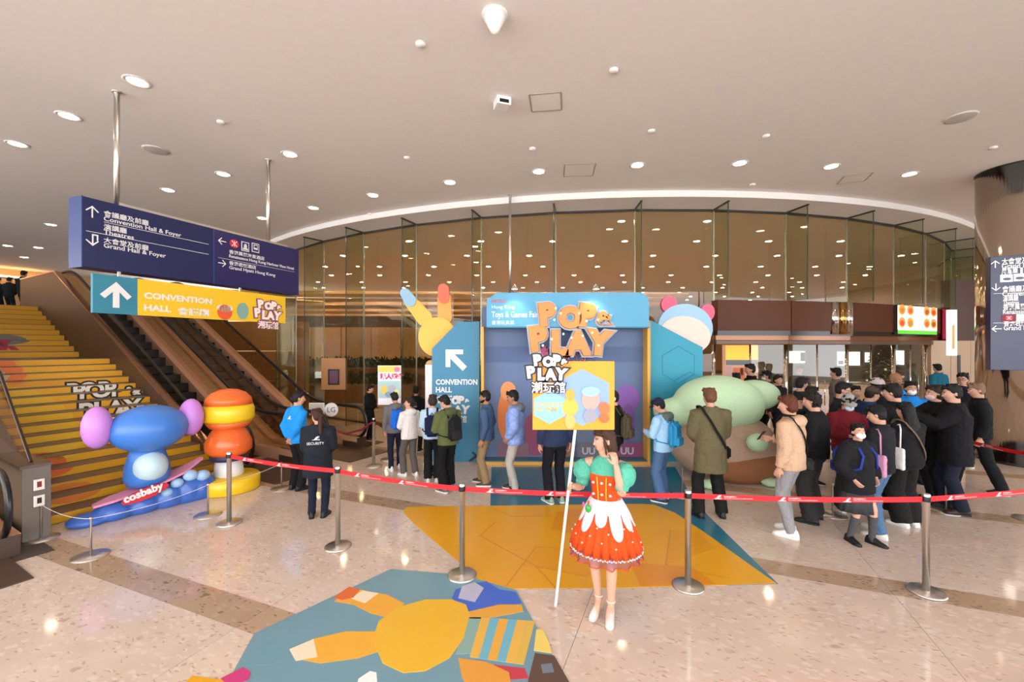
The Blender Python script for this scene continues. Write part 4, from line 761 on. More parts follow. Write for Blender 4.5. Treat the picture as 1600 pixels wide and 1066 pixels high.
# ---------------------------------------------------------------- people
def ik(S, Wt, l1, l2, pole):
    S, Wt = Vector(S), Vector(Wt); d = Wt - S; L = min(d.length, (l1 + l2) * .995); dn = d.normalized(); Wt = S + dn * L
    a = (l1 * l1 - l2 * l2 + L * L) / (2 * L); h = math.sqrt(max(0, l1 * l1 - a * a)); p = Vector(pole); p = p - dn * p.dot(dn); p.normalize()
    return S + dn * a + p * h, Wt
def basis(d, n_):
    d = d.normalized(); n_ = (n_ - d * n_.dot(d)).normalized(); return d, n_, d.cross(n_)
def hand(bm, w, d, pn, side, curl=.45, k=1.):
    """palm plus four unequal curled fingers and a thumb that leaves the side of the palm; pn = palm normal"""
    d, pn, x = basis(Vector(d), Vector(pn)); x = x * side
    R = lambda c, a, b: [c + x * (a * math.cos(t)) + pn * (b * math.sin(t)) for t in (2 * PI * q / 10 for q in range(10))]
    loft(bm, [R(w - d * .02 * k, .024 * k, .02 * k), R(w + d * .015 * k, .03 * k, .017 * k), R(w + d * .05 * k, .041 * k, .016 * k), R(w + d * .085 * k, .042 * k, .014 * k), R(w + d * .095 * k, .036 * k, .01 * k)])
    for o_, L in ((-.031, .058), (-.0105, .072), (.0105, .076), (.031, .068)):
        p = w + d * .084 * k + x * o_ * k; pts = [p - d * .015 * k]; a = curl * .5; sp = x * (o_ * .35 / .03)
        for f_ in (.45, .32, .23):
            p = p + (d * math.cos(a) + pn * math.sin(a) + sp * .25).normalized() * L * f_ * k; pts.append(p); a += curl
        tube(bm, pts, [.0095 * k, .0095 * k, .0085 * k, .0072 * k], 8)
    p = w + d * .022 * k + x * .024 * k; q = p + (d * .55 + x * .75 + pn * .25).normalized() * .035 * k; r_ = q + (d * .9 + x * .15 + pn * (.2 + curl * .6)).normalized() * .03 * k
    tube(bm, [p, q, r_, r_ + (r_ - q) * .7], [.013 * k, .012 * k, .0105 * k, .0085 * k], 8)
ARMS = {  # wrist target: out from the shoulder, forward, height; pole of the elbow
    'down': ((.05, .03, .87), (.2, -1, 0)), 'relax': ((.09, .06, .9), (.5, -1, 0)), 'pocket': ((.03, .11, .95), (1, -.7, 0)), 'phone': ((-.09, .27, 1.14), (.5, -.3, -1)), 'phone_low': ((-.1, .24, 1.05), (.6, -.3, -1)), 'face': ((-.12, .2, 1.5), (.6, .2, -1)),
    'behind': ((-.13, -.13, .93), (1, -.6, 0)), 'front': ((-.12, .2, .98), (.8, -.4, -.5)), 'point': ((.0, .45, 1.3), (.3, -.3, -1)), 'wave': ((.1, .3, 1.25), (.5, -.3, -1)), 'photo': ((-.1, .3, 1.42), (.5, 0, -1))}
def vnear(p): return Vector((p[0], p[1], p[2]))
def person(label, u, vf, vt, face, top, bot, shoe='#d8d4ce', hair=('short', '#1c1512'), arms=('down', 'down'), head=(0, 0), skin=SKIN, fem=False, stance=((.0, .0), (.0, .0)), extra=(), hood=None, lean=0., wide=0., d=None, z0=0., near=False, fine=None, hem=None, collar=None, group=None, zc=None):
    """u, vf: where the feet stand in the photo (or d: distance); vt: row of the top of the head; face: 0 looks at the camera, 90 to the right, 180 away"""
    if d is None: P = gnd(u, vf)
    else: P = Vector(((u - CU) * d / F, d, z0))
    h = CH - (vt - HZ) * P.y / F - z0; K = h / 1.735
    t = thing('person', label, 'person', P, math.radians(face), group)
    V = (.007 if near else .0105 if P.y < 8 else .014) if fine is None else fine
    bm = bmesh.new(); sh = .165 if fem else .185
    def Y(z): return -lean * max(0, z - .93)
    def E_(c, rx, ry, n_=16): return [(c[0] + rx * math.cos(a), c[1] + ry * math.sin(a), c[2]) for a in (2 * PI * q / n_ for q in range(n_))]
    TS = [(.84, .10, .085), (.93, .158, .11), (1.02, .145, .105), (1.1, .128 if fem else .142, .1), (1.2, .138 if fem else .155, .112), (1.3, .15 if fem else .17, .112), (1.38, sh - .02, .09), (1.43, .1, .075), (1.46, .062, .062), (1.5, .053, .056), (1.55, .05, .055)]
    loft(bm, [E_((0, Y(z), z), rx, ry) for z, rx, ry in TS])
    # arms
    AR = []
    for i, sd in ((0, -1), (1, 1)):                       # right then left
        a = arms[i]; (o_, f_, zz), pl = ARMS[a] if isinstance(a, str) else a
        S = Vector((sd * sh, Y(1.39), 1.39)); W_ = Vector((sd * (sh + o_), Y(1.2) - f_, zz)); E, W_ = ik(S, W_, .285, .25, (sd * pl[0], -pl[1], pl[2])); AR.append((S, E, W_, sd))
        tube(bm, [S + Vector((-sd * .04, 0, .0)), S, S.lerp(E, .4), E, E.lerp(W_, .3), W_], [.05, .052, .046, .04, .039, .027], 12)
        fd = (W_ - E).normalized(); pn = Vector((-sd, 0, 0)) if fd.z < -.5 else (Vector((-sd * .7, .4, -.3)) if a != 'behind' else Vector((0, -1, 0)))
        hand(bm, W_, fd, pn, sd, .5 if isinstance(a, str) and a not in ('phone', 'photo') else .75)
    # head
    hy, hp = math.radians(head[0]), math.radians(head[1]); HM = Matrix.Translation((0, Y(1.5) - .005, 1.5)) @ Matrix.Rotation(hy, 4, 'Z') @ Matrix.Rotation(hp, 4, 'X') @ Matrix.Translation((0, -.015, .115))
    ellip(bm, (0, .015, .035), (.075, .092, .083), HM, 3); ellip(bm, (0, -.03, -.015), (.063, .062, .088), HM, 3); ellip(bm, (0, -.04, -.066), (.044, .044, .038), HM); ellip(bm, (0, -.012, -.1), (.045, .05, .06), HM)
    tube(bm, [HM @ Vector(p) for p in ((0, -.085, .012), (0, -.098, -.012), (0, -.106, -.026), (0, -.09, -.034))], [.008, .01, .013, .01], 8)
    for sx in (-1, 1): ellip(bm, (sx * .074, .012, -.01), (.01, .02, .03), HM)
    for sx in (-1, 1): ellip(bm, (sx * .03, -.083, .022), (.02, .012, .006), HM, 1)
    # legs
    LG = []
    for i, sd in ((0, -1), (1, 1)):
        o_, f_ = stance[i]; Hj = Vector((sd * .088, 0, .9)); An = Vector((sd * (.095 + o_), -f_, .085)); Kn, An = ik(Hj, An, .42, .42, (sd * .1, -1, 0)); LG.append((Hj, Kn, An, sd, f_))
    bare = bot[0] in ('skirt', 'dress')
    if bare:
        for Hj, Kn, An, sd, _ in LG: tube(bm, [Hj, Hj.lerp(Kn, .5), Kn, Kn.lerp(An, .3), An, An + Vector((0, -.02, -.05))], [.08, .066, .05, .05, .032, .03], 12)
    SC_ = Matrix.Diagonal((K, K, K, 1))
    def fin(b, vx, name, m, it=3, fold=0., seed=0., parent=t, lab=None, ff=8.):
        me = smoothed(b, vx, it, .5, fold, ff, seed); me.transform(SC_); return obj(name, me, m, parent, label=lab)
    fin(bm, V, 'body', skin, 2)
    sd0 = u * .37
    # upper garment
    tk, tc_, tl = top[0], top[1], (hem or {'jacket': .84, 'tee': .84, 'hoodie': .83, 'coat': .58, 'shirt': .86, 'puffer': .82}.get(top[0], .84))
    lo = {'jacket': .028, 'tee': .016, 'hoodie': .034, 'coat': .034, 'shirt': .016, 'puffer': .045}.get(tk, .02) + wide
    if tk != 'none':
        b = bmesh.new()
        prof = [(tl, .165 + lo + max(0, .84 - tl) * .08, .115 + lo + max(0, .84 - tl) * .06), ((tl + 1.05) / 2, .168 + lo, .118 + lo), (1.05, .152 + lo, .112 + lo), (1.2, .16 + lo if not fem else .148 + lo, .118 + lo), (1.31, .175 + lo if not fem else .158 + lo, .117 + lo), (1.385, sh - .005 + lo * .5, .095 + lo * .7), (1.435, .1 + lo, .08 + lo * .6), (1.475, .066 + lo * .6, .066 + lo * .5)]
        loft(b, [E_((0, Y(z), z), rx, ry, 20) for z, rx, ry in prof])
        for (S, E, W_, sd) in AR:
            en = W_ if tk != 'tee' else S.lerp(E, .75)
            pts = [S + Vector((-sd * .05, 0, -.01)), S, S.lerp(E, .5), E, E.lerp(W_, .5), E.lerp(W_, .93)] if tk != 'tee' else [S + Vector((-sd * .05, 0, -.01)), S, S.lerp(E, .4), S.lerp(E, .75)]
            rr = [.056 + lo, .058 + lo * .9, .052 + lo * .9, .048 + lo * .8, .046 + lo * .7, .036 + lo * .45] if tk != 'tee' else [.056 + lo, .06 + lo, .058 + lo, .06 + lo]
            tube(b, pts, rr, 12)
        if hood or tk == 'hoodie': ellip(b, (0, Y(1.43) + .085, 1.425), (.135, .085, .085)); ellip(b, (0, Y(1.43) + .03, 1.455), (.12, .11, .045))
        elif tk in ('jacket', 'coat', 'puffer'): tube(b, [(.085 * math.cos(a), Y(1.47) + .082 * math.sin(a), 1.475) for a in (2 * PI * q / 14 for q in range(14))], .022, 8, closed=True)
        g = fin(b, .0115 if P.y < 7 else .014, {'tee': 'tee_shirt', 'puffer': 'puffer_jacket'}.get(tk, tk), fab(tc_) if tk != 'puffer' else mat(tc_, .5, 0, .3, 18, .2), 3, .011 if tk != 'tee' else .007, sd0)
        if tk == 'puffer':
            no = [v.normal.copy() for v in g.data.vertices]
            for v, q in zip(g.data.vertices, no): v.co += q * .01 * abs(math.sin(v.co.z / K * 34))
        if hood:
            b = bmesh.new(); ellip(b, (0, Y(1.43) + .09, 1.43), (.145, .09, .092)); ellip(b, (0, Y(1.43) + .04, 1.465), (.125, .12, .045)); fin(b, .013, 'hood', fab(hood), 3, .008, sd0)
        if collar: b = bmesh.new(); tube(b, [(.075 * math.cos(a), Y(1.47) + .075 * math.sin(a), 1.485) for a in (2 * PI * q / 14 for q in range(14))], .02, 8, closed=True); fin(b, .01, 'collar', fab(collar), 1)
        if tk in ('jacket', 'puffer', 'hoodie', 'coat'):
            for (S, E, W_, sd) in AR: b = bmesh.new(); tube(b, [E.lerp(W_, .86), E.lerp(W_, .95)], .04 + lo * .5, 12); fin(b, .011, 'cuff', fab(tc_), 2)
    # lower garment
    if bot[0] == 'trousers':
        w = bot[2] if len(bot) > 2 else .0; b = bmesh.new(); loft(b, [E_((0, 0, z), rx, ry, 18) for z, rx, ry in ((.8, .14, .1), (.88, .172, .122), (.95, .172, .122), (1.03, .152, .112))])
        for Hj, Kn, An, sd, _ in LG: tube(b, [Hj + Vector((0, 0, .03)), Hj.lerp(Kn, .35), Kn, Kn.lerp(An, .5), An + Vector((0, 0, -.03))], [.096, .09, .07 + w * .7, .064 + w, .06 + w], 14)
        fin(b, .0115 if P.y < 7 else .014, 'trousers', fab(bot[1]), 3, .010, sd0 + 3)
    elif bot[0] == 'skirt':
        b = bmesh.new(); n_ = 48; rings = [[((rx + .012 * math.sin(12 * a) * q) * math.cos(a), (ry + .012 * math.sin(12 * a) * q) * math.sin(a), z) for a in (2 * PI * i / n_ for i in range(n_))] for z, rx, ry, q in ((1.0, .15, .11, 0), (.85, .19, .14, .4), (.62, .225, .175, 1), (.46, .245, .195, 1.3), (.462, .235, .185, 1.3), (.62, .21, .16, 1))]
        loft(b, rings); me = mesh_from(b, True); me.transform(SC_); obj('skirt', me, fab(bot[1]), t)
        for Hj, Kn, An, sd, _ in LG: b = bmesh.new(); tube(b, [Kn.lerp(An, .22), Kn.lerp(An, .5), An, An + Vector((0, -.03, -.06))], [.056, .054, .042, .04], 12); fin(b, .01, 'sock', fab('#4a4a4c'), 2)
    # shoes
    for Hj, Kn, An, sd, f_ in LG:
        toe = math.radians(12) * sd; M_ = Matrix.Translation((An.x, An.y, 0)) @ Matrix.Rotation(toe, 4, 'Z')
        if shoe is None: break
        b = bmesh.new()
        def RR(y, w, zt, zb=.018): return [M_ @ Vector((w * math.cos(a), y, zb + (zt - zb) * max(0, math.sin(a)) if math.sin(a) > 0 else zb)) for a in (2 * PI * q / 14 for q in range(14))]
        loft(b, [RR(.085, .018, .05), RR(.07, .034, .1), RR(.03, .042, .125), RR(-.02, .043, .115), RR(-.07, .044, .085), RR(-.12, .047, .062), RR(-.16, .042, .05), RR(-.19, .024, .034)])
        me = mesh_from(b, True); me.transform(SC_); so = obj('shoe', me, mat(shoe, .55), t)
        b = bmesh.new(); out = [(.0, .09), (.035, .075), (.043, .02), (.043, -.05), (.05, -.11), (.045, -.165), (.022, -.197), (-.022, -.197), (-.045, -.165), (-.05, -.11), (-.043, -.05), (-.043, .02), (-.035, .075)]
        loft(b, [[M_ @ Vector((x, y, z)) for x, y in out] for z in (.001, .022)]); me = mesh_from(b); me.transform(SC_); obj('sole', me, mat('#d9d6cf' if shoe not in ('#15120f', '#0d0d0e', '#2a1712') else '#0d0d0e', .6), so)
    # hair and hats
    hs, hc = hair[0], hair[1]; HMAT = mat(hc, .6, 0, .8, 90, .6, .3)
    def capcut(b, co, no): bmesh.ops.bisect_plane(b, geom=b.verts[:] + b.edges[:] + b.faces[:], plane_co=HM @ Vector(co), plane_no=HM.to_3x3() @ Vector(no), clear_outer=True); bmesh.ops.holes_fill(b, edges=b.edges[:])
    if hs != 'bald':
        b = bmesh.new(); big = .012 if hs in ('curly',) else 0.
        ellip(b, (0, .02, .04), (.084 + big, .101 + big, .094 + big), HM, 3); capcut(b, (0, -.052, .05), (0, -.76, -.65) if hs != 'fringe' else (0, -.6, -.8))
        b2 = bmesh.new(); ellip(b2, (0, .03, 0), (.082 + big, .086 + big, .088 + big), HM, 3); bmesh.ops.bisect_plane(b2, geom=b2.verts[:] + b2.edges[:] + b2.faces[:], plane_co=HM @ Vector((0, .018, 0)), plane_no=HM.to_3x3() @ Vector((0, -1, -.12)), clear_outer=True); bmesh.ops.holes_fill(b2, edges=b2.edges[:])
        m2 = mesh_from(b2); b.from_mesh(m2); bpy.data.meshes.remove(m2)
        for q in range(16):                                  # loose locks along the hair line and crown
            a_ = 2 * PI * q / 16 + sd0; p_ = Vector((.06 * math.cos(a_), .01 + .075 * math.sin(a_), .085 + .02 * math.sin(q * 2.1))); tube(b, [HM @ p_, HM @ (p_ * 1.04 + Vector((.012 * math.sin(q * 3.), -.015, .012))), HM @ (p_ * 1.12 + Vector((.02 * math.sin(q * 3.), -.02, -.018)))], [.02, .018, .007], 7)
        fin(b, .0085, 'hair', HMAT, 1, .007 if hs != 'curly' else .022, sd0, ff=26. if hs != 'curly' else 18.)
        if hs in ('bob', 'long', 'pony', 'bun', 'fringe', 'curly'):
            b = bmesh.new()
            if hs in ('bob', 'curly'): ellip(b, (0, .04, -.005), (.094, .078, .11), HM, 3)
            if hs == 'long' or hs == 'fringe': loft(b, [[HM @ Vector(p) for p in E_((0, y, z), rx, ry, 14)] for z, y, rx, ry in ((.1, .03, .05, .05), (.05, .045, .088, .075), (-.05, .055, .095, .068), (-.15, .07, .1, .058), (-.27, .085, .1, .045), (-.36 if hs == 'long' else -.34, .09, .075, .03))])
            if hs == 'pony': tube(b, [HM @ Vector(p) for p in ((0, .09, .03), (0, .135, .01), (.02, .14, -.1), (.03, .125, -.22), (.03, .12, -.32))], [.03, .035, .038, .034, .012], 12)
            if hs == 'bun': ellip(b, (0, .12, -.01), (.042, .042, .045), HM); ellip(b, (.0, .09, -.04), (.06, .04, .04), HM)
            if hs == 'fringe': ellip(b, (0, -.055, .075), (.07, .04, .035), HM); [tube(b, [HM @ Vector(p) for p in ((sx * .078, -.03, .06), (sx * .086, -.03, -.03), (sx * .082, -.02, -.13))], [.016, .016, .008], 8) for sx in (-1, 1)]
            fin(b, .009, 'hair_length', HMAT, 1, .008 if hs != 'curly' else .025, sd0 + 1, ff=20.)
    for ex in extra:
        k = ex[0]
        if k == 'cap' or k == 'beanie':
            b = bmesh.new(); ellip(b, (0, .018, .045), (.09, .106, .098), HM, 3); capcut(b, (0, 0, .045), (0, -.18, -1)); o_ = fin(b, .009, 'cap' if k == 'cap' else 'beanie', fab(ex[1]), 1)
            if k == 'cap': b = bmesh.new(); loft(b, [[HM @ Vector((x * .078, -.075 - (.085 * (1 - x * x) if q else 0), z - .012 * q - .02 * x * x)) for x in [i / 6 - 1 for i in range(13)]] + [HM @ Vector((x * .078, -.075 - (.085 * (1 - x * x) if q else 0), z - .008 - .012 * q - .02 * x * x)) for x in [1 - i / 6 for i in range(13)]] for q, z in ((0, .062), (1, .058))]); me = mesh_from(b); me.transform(SC_); obj('visor', me, fab(ex[2] if len(ex) > 2 else ex[1]), o_)
        if k == 'mask': b = bmesh.new(); ellip(b, (0, -.055, -.048), (.061, .058, .05), HM, 3); fin(b, .008, 'face_mask', mat(ex[1] if len(ex) > 1 else '#eef1f4', .7), 1)
        if k == 'glasses':
            for sx in (-1, 1): b = bmesh.new(); tube(b, [HM @ Vector((sx * .033 + .026 * math.cos(a), -.1, .006 + .019 * math.sin(a))) for a in (2 * PI * q / 14 for q in range(14))], .003, 6, closed=True); tube(b, [HM @ Vector((sx * .058, -.098, .01)), HM @ Vector((sx * .078, .0, .005))], .003, 6); me = mesh_from(b); me.transform(SC_); obj('spectacle_rim', me, BLACK, t)
        if k == 'headphones':
            b = bmesh.new(); tube(b, [HM @ Vector((.092 * math.sin(a), .01, .03 + .105 * math.cos(a))) for a in [(-1.5 + .25 * q) for q in range(13)]], .008, 8); me = mesh_from(b); me.transform(SC_); o_ = obj('headphone_band', me, WHITE, t)
            for sx in (-1, 1): b = bmesh.new(); ellip(b, (sx * .09, .01, -.005), (.022, .035, .042), HM); me = mesh_from(b, True); me.transform(SC_); obj('ear_cup', me, mat('#d6dccb', .4), o_)
        if k == 'beard': b = bmesh.new(); ellip(b, (0, -.045, -.066), (.05, .046, .042), HM, 3); ellip(b, (0, -.03, -.045), (.066, .045, .045), HM, 3); capcut(b, (0, 0, -.035), (0, .15, 1)); fin(b, .008, 'beard', HMAT, 1)
        if k == 'phone':
            (S, E, W_, sd) = AR[ex[1]]; c = W_ + (W_ - E).normalized() * .09 + Vector((0, -.03, .02)); me = bxm(-.037, .037, -.005, .005, -.075, .075, .004); me.transform(Matrix.Scale(K, 4)); wz = Matrix.Rotation(math.radians(face), 3, 'Z'); tag(obj('phone', me, mat('#101012', .2), None, P + wz @ (c * K), (-.6, 0, math.radians(face))), ex[2], 'phone')
        if k == 'bottle':
            (S, E, W_, sd) = AR[ex[1]]; c = W_ + (W_ - E).normalized() * .09; wz = Matrix.Rotation(math.radians(face), 3, 'Z'); bo = thing('water_bottle', ex[2], 'bottle', P + wz @ (c * K) - Vector((0, 0, .12)))
            obj('bottle_body', lathe([(.03, 0), (.033, .02), (.033, .14), (.013, .18), (.013, .195)], 16), mat('#9fc4dc', .15), bo); obj('bottle_cap', lathe([(.015, .195), (.015, .215)], 12), WHITE, bo)
        if k == 'logo':      # emblem and word on the back
            yb = (.118 + lo) * K + .006; tx = obj('back_emblem', prism(swoosh(-.05, 0, .1), 0, .003, 'y'), WHITE, t, (0, yb + Y(1.25), 1.27 * K), (0, 0, PI))
            if len(ex) > 1: o_ = obj('back_lettering', text_mesh(ex[1], .05, .0012, align='CENTER'), WHITE, t); o_.matrix_local = Matrix.Translation((0, yb + .006 + Y(1.2), 1.2 * K)) @ Matrix.Rotation(PI, 4, 'Z') @ Matrix.Rotation(PI / 2, 4, 'X')
        if k in ('backpack', 'drawbag'):
            bp_ = thing('backpack' if k == 'backpack' else 'drawstring_bag', ex[2], 'bag', P, math.radians(face)); col_ = fab(ex[1]); y0 = .118 + lo
            b = bmesh.new(); box(b, -.14, .14, y0 - .01, y0 + .14, .93, 1.36); bmesh.ops.bevel(b, geom=b.edges[:], offset=.05, segments=3, affect='EDGES'); bmesh.ops.translate(b, verts=b.verts[:], vec=(0, Y(1.2), 0)); me = smoothed(b, .013, 2, .5, .01, 8, sd0); me.transform(SC_); obj('bag_body', me, col_, bp_)
            b = bmesh.new(); box(b, -.11, .11, y0 + .11, y0 + .18, .95, 1.14); bmesh.ops.bevel(b, geom=b.edges[:], offset=.03, segments=3, affect='EDGES'); bmesh.ops.translate(b, verts=b.verts[:], vec=(0, Y(1.1), 0)); me = smoothed(b, .013, 2); me.transform(SC_); obj('front_pocket', me, col_ if len(ex) < 4 else fab(ex[3]), bp_)
            for sx in (-1, 1):
                b = bmesh.new(); tube(b, [(sx * .09, y0 + Y(1.36), 1.34), (sx * .1, .05 + Y(1.45), 1.47 + lo * .3), (sx * .105, -.06 + Y(1.42), 1.44 + lo * .4), (sx * .12, -.115 - lo + Y(1.3), 1.3), (sx * .15, -.1 - lo + Y(1.12), 1.12), (sx * (.17 + lo), 0, 1.03), (sx * .12, y0, 1.0)], .02, 8, .5); me = mesh_from(b, True); me.transform(SC_); obj('shoulder_strap', me, col_, bp_)
            b = bmesh.new(); tube(b, [(-.03, y0 + .02 + Y(1.36), 1.35), (0, y0 + .03 + Y(1.38), 1.4), (.03, y0 + .02 + Y(1.36), 1.35)], .009, 8); me = mesh_from(b, True); me.transform(SC_); obj('top_loop', me, col_, bp_)
        if k == 'strap':     # bag worn across: ex = ('strap', colour, label, side of the raised shoulder, bag colour)
            sb_ = thing('crossbody_bag', ex[2], 'bag', P, math.radians(face)); s_ = ex[3]; b = bmesh.new(); n_ = 28
            tube(b, [(s_ * (.15 + lo) * math.cos(a) * (1 if math.cos(a) < 0 else .78), (.128 + lo * 1.1) * math.sin(a) + Y(1.2), 1.19 + .29 * math.cos(a) + (.02 if math.cos(a) > .8 else 0)) for a in (2 * PI * q / n_ for q in range(n_))], .024, 8, .35, closed=True); me = mesh_from(b, True); me.transform(SC_); obj('strap', me, fab(ex[1]), sb_)
            b = bmesh.new(); box(b, -.11, .11, -.04, .04, -.08, .08); bmesh.ops.bevel(b, geom=b.edges[:], offset=.025, segments=2, affect='EDGES'); me = mesh_from(b, True); me.transform(Matrix.Translation((-s_ * (.2 + lo), .0 if len(ex) < 6 else ex[5], .86)) @ Matrix.Rotation(PI / 2, 4, 'Z')); me.transform(SC_); obj('pouch', me, fab(ex[4]), sb_)
        if k == 'tote':
            tb_ = thing('tote_bag', ex[2], 'bag', P, math.radians(face)); s_ = ex[3]; b = bmesh.new(); box(b, -.02, .035, -.13, .15, .84, 1.14); bmesh.ops.bevel(b, geom=b.edges[:], offset=.015, segments=2, affect='EDGES'); bmesh.ops.translate(b, verts=b.verts[:], vec=(s_ * (.235 + lo), .04, 0)); me = smoothed(b, .014, 2, .5, .012, 8, sd0); me.transform(SC_); obj('bag_body', me, fab(ex[1]), tb_)
            b = bmesh.new(); tube(b, [(s_ * (.235 + lo), -.06, 1.13), (s_ * (.17 + lo), -.05, 1.4), (s_ * (.15 + lo), .05, 1.44), (s_ * (.2 + lo), .1, 1.38), (s_ * (.235 + lo), .12, 1.13)], .01, 6); me = mesh_from(b, True); me.transform(SC_); obj('handle', me, fab(ex[1]), tb_)
    # face details
    EW, EB, LIP = mat('#efe9e4', .3), mat('#1a110d', .25), mat('#b5655a', .5)
    for sx in (-1, 1):
        b = bmesh.new(); ellip(b, (sx * .029, -.083, .006), (.0125, .008, .0065), HM, 2); me = mesh_from(b, True); me.transform(SC_); e_ = obj('eye', me, EW, t)
        b = bmesh.new(); ellip(b, (sx * .029, -.0885, .006), (.006, .004, .006), HM, 1); me = mesh_from(b, True); me.transform(SC_); obj('iris', me, EB, e_)
        b = bmesh.new(); tube(b, [HM @ Vector(p) for p in ((sx * .014, -.09, .026), (sx * .03, -.09, .031), (sx * .046, -.08, .025))], [.003, .004, .002], 6); me = mesh_from(b, True); me.transform(SC_); obj('eyebrow', me, HMAT, t)
    b = bmesh.new(); ellip(b, (0, -.087, -.052), (.02, .008, .0045), HM, 2); ellip(b, (0, -.086, -.058), (.015, .008, .0045), HM, 2); me = mesh_from(b, True); me.transform(SC_); obj('lips', me, LIP, t)
    return t, K, AR, HM, LG
BLK, NAVY = '#141416', '#1d2238'
person('staff member in a bright blue jacket and bun, hands behind back, beside the escalators', 464, 765, 612, 152, ('jacket', '#1f8fe0'), ('trousers', '#131315', .02), '#0d0d0e', ('bun', '#17110f'), ('behind', 'behind'), (-30, 8), fem=True, extra=(('logo',),))
person('person in a dark navy SECURITY jacket with long ponytail, seen from behind', 497, 808, 639, 192, ('coat', '#1c2029'), ('trousers', '#171c2c'), '#0d0d0e', ('pony', '#3a2218'), ('front', 'front'), (38, 12), fem=True, hem=.66, wide=.02, extra=(('logo', 'SECURITY'),))
person('person in a grey hooded jacket, blue bag on the back, leftmost in the queue', 618, 733, 613, 205, ('hoodie', '#6f6c68'), ('trousers', '#1b2036'), '#dfe3e6', ('short', '#1b1513'), ('pocket', 'down'), (10, 25), extra=(('drawbag', '#1f6fe0', 'bright blue bag on the back of the person in grey'),), stance=((.0, .05), (.02, -.12)))
person('person in a white hooded top and grey trousers looking back over the shoulder', 640, 743, 622, 225, ('hoodie', '#e6dedb'), ('trousers', '#5d5852', .015), '#ece7df', ('bun', '#2a1c17'), ('down', 'phone_low'), (55, -4), fem=True, skin=SKIN0, collar='#e6b9c0', extra=(('tote', '#e3d9c3', 'cream cloth tote hanging from the white hooded top', -1),), stance=((.0, -.1), (.02, .05)))
person('person in a pale blue shirt carrying a navy backpack, black trousers', 676, 752, 617, 186, ('shirt', '#b7d2e8'), ('trousers', '#121214', .025), '#c9c8c2', ('bob', '#3a2c26'), ('relax', 'phone_low'), (0, 5), fem=True, wide=.01, extra=(('backpack', '#1b2140', 'plain navy backpack over a pale blue shirt'),))
person('person in an olive green jacket looking at a phone with a large black backpack', 700, 766, 617, 222, ('jacket', '#5a6138'), ('trousers', '#0f0f11', .025), '#5c5a58', ('short', '#141110'), ('phone', 'phone'), (25, 28), hood='#4d5433', wide=.012, extra=(('backpack', '#17181b', 'large black backpack worn over the olive green jacket', '#222327'),), stance=((.05, .12), (.03, -.05)))
person('bearded person in a blue denim jacket and khaki trousers facing left', 760, 757, 611, 258, ('jacket', '#42597a'), ('trousers', '#8d7454', .012), '#4b362c', ('short', '#120e0d'), ('relax', 'down'), (10, 6), skin=SKIN2, extra=(('beard',), ('bottle', 0, 'clear water bottle held beside the khaki trousers')), stance=((.0, .12), (0, -.03)))
person('person in a light blue quilted jacket and pale grey trousers facing left', 805, 767, 610, 262, ('puffer', '#7f98d2'), ('trousers', '#a9a49c', .005), '#2b2a2c', ('short', '#14100f'), ('pocket', 'pocket'), (8, 14), skin=SKIN2, hood='#6f6f7a', extra=(), stance=((0, .05), (0, -.02)))
person('person in a navy jacket whose head is hidden behind the yellow hand-held board', 868, 785, 602, 196, ('jacket', '#25324f'), ('trousers', '#11131c', .01), '#7d9a84', ('short', '#1a1412'), ('down', 'down'), (0, 10), collar='#c9cdd4')
person('person in a black leather jacket wearing cream headphones, olive backpack', 960, 770, 611, 236, ('jacket', '#121214'), ('trousers', '#101012', .01), '#e4e2de', ('short', '#15110f'), ('pocket', 'front'), (30, 8), extra=(('headphones',), ('backpack', '#4c4431', 'olive brown backpack over the black leather jacket')))
person('person in a pale blue sports jacket, navy cap and jeans with a sky-blue backpack', 1036, 782, 622, 222, ('jacket', '#9cc8ea'), ('trousers', '#4b688f', .03), '#26262a', ('short', '#17120f'), ('phone', 'phone'), (25, 28), hood='#5c6a63', extra=(('cap', '#1b2340'), ('backpack', '#2f93c6', 'sky-blue backpack worn over the pale blue sports jacket')), stance=((.04, .05), (.02, -.05)))
person('tall person in a long olive coat with a black bag strap, seen from behind', 1110, 808, 607, 180, ('coat', '#625a40'), ('trousers', '#171614', .02), '#0d0d0e', ('short', '#6b4630'), ('front', 'front'), (5, 5), wide=.012, hem=.62, extra=(('strap', '#141416', 'black bag strap slanting across the olive coat', 1, '#141416', -.1),), stance=((.06, 0), (.06, 0)))
person('person in a cream hooded top and grey joggers with auburn hair holding up a phone', 1236, 836, 618, 214, ('hoodie', '#c4a184'), ('trousers', '#8c8b8d', .0), '#eceae8', ('bob', '#5a2a18'), ('phone', 'down'), (20, 10), collar='#17171a', extra=(('phone', 0, 'black phone held up by the person in the cream hooded top'), ('strap', '#141416', 'black strap with a hanging charm across the cream hooded top', 1, '#30302c', .05)), near=False, stance=((0, .06), (.0, -.04)))
person('person with curly dark hair in a black top lifting a hand to the face', 1274, 815, 612, 216, ('shirt', '#131315'), ('trousers', '#2d2b2a', .04), '#15120f', ('curly', '#1b1210'), ('face', 'relax'), (20, 15), wide=.025, stance=((.05, .04), (.04, 0)))
person('person in a white mask, wide black jacket, grey pleated skirt and knee socks', 1340, 846, 662, 12, ('jacket', '#17171a'), ('skirt', '#3c3d40'), '#0d0d0e', ('bun', '#140f0e'), ('pocket', 'pocket'), (-22, -4), fem=True, skin=SKIN0, wide=.04, hem=.74, extra=(('mask', '#f4eef0'), ('backpack', '#24388c', 'blue backpack whose straps show over the wide black school jacket')), stance=((.02, -.02), (.04, .1)))
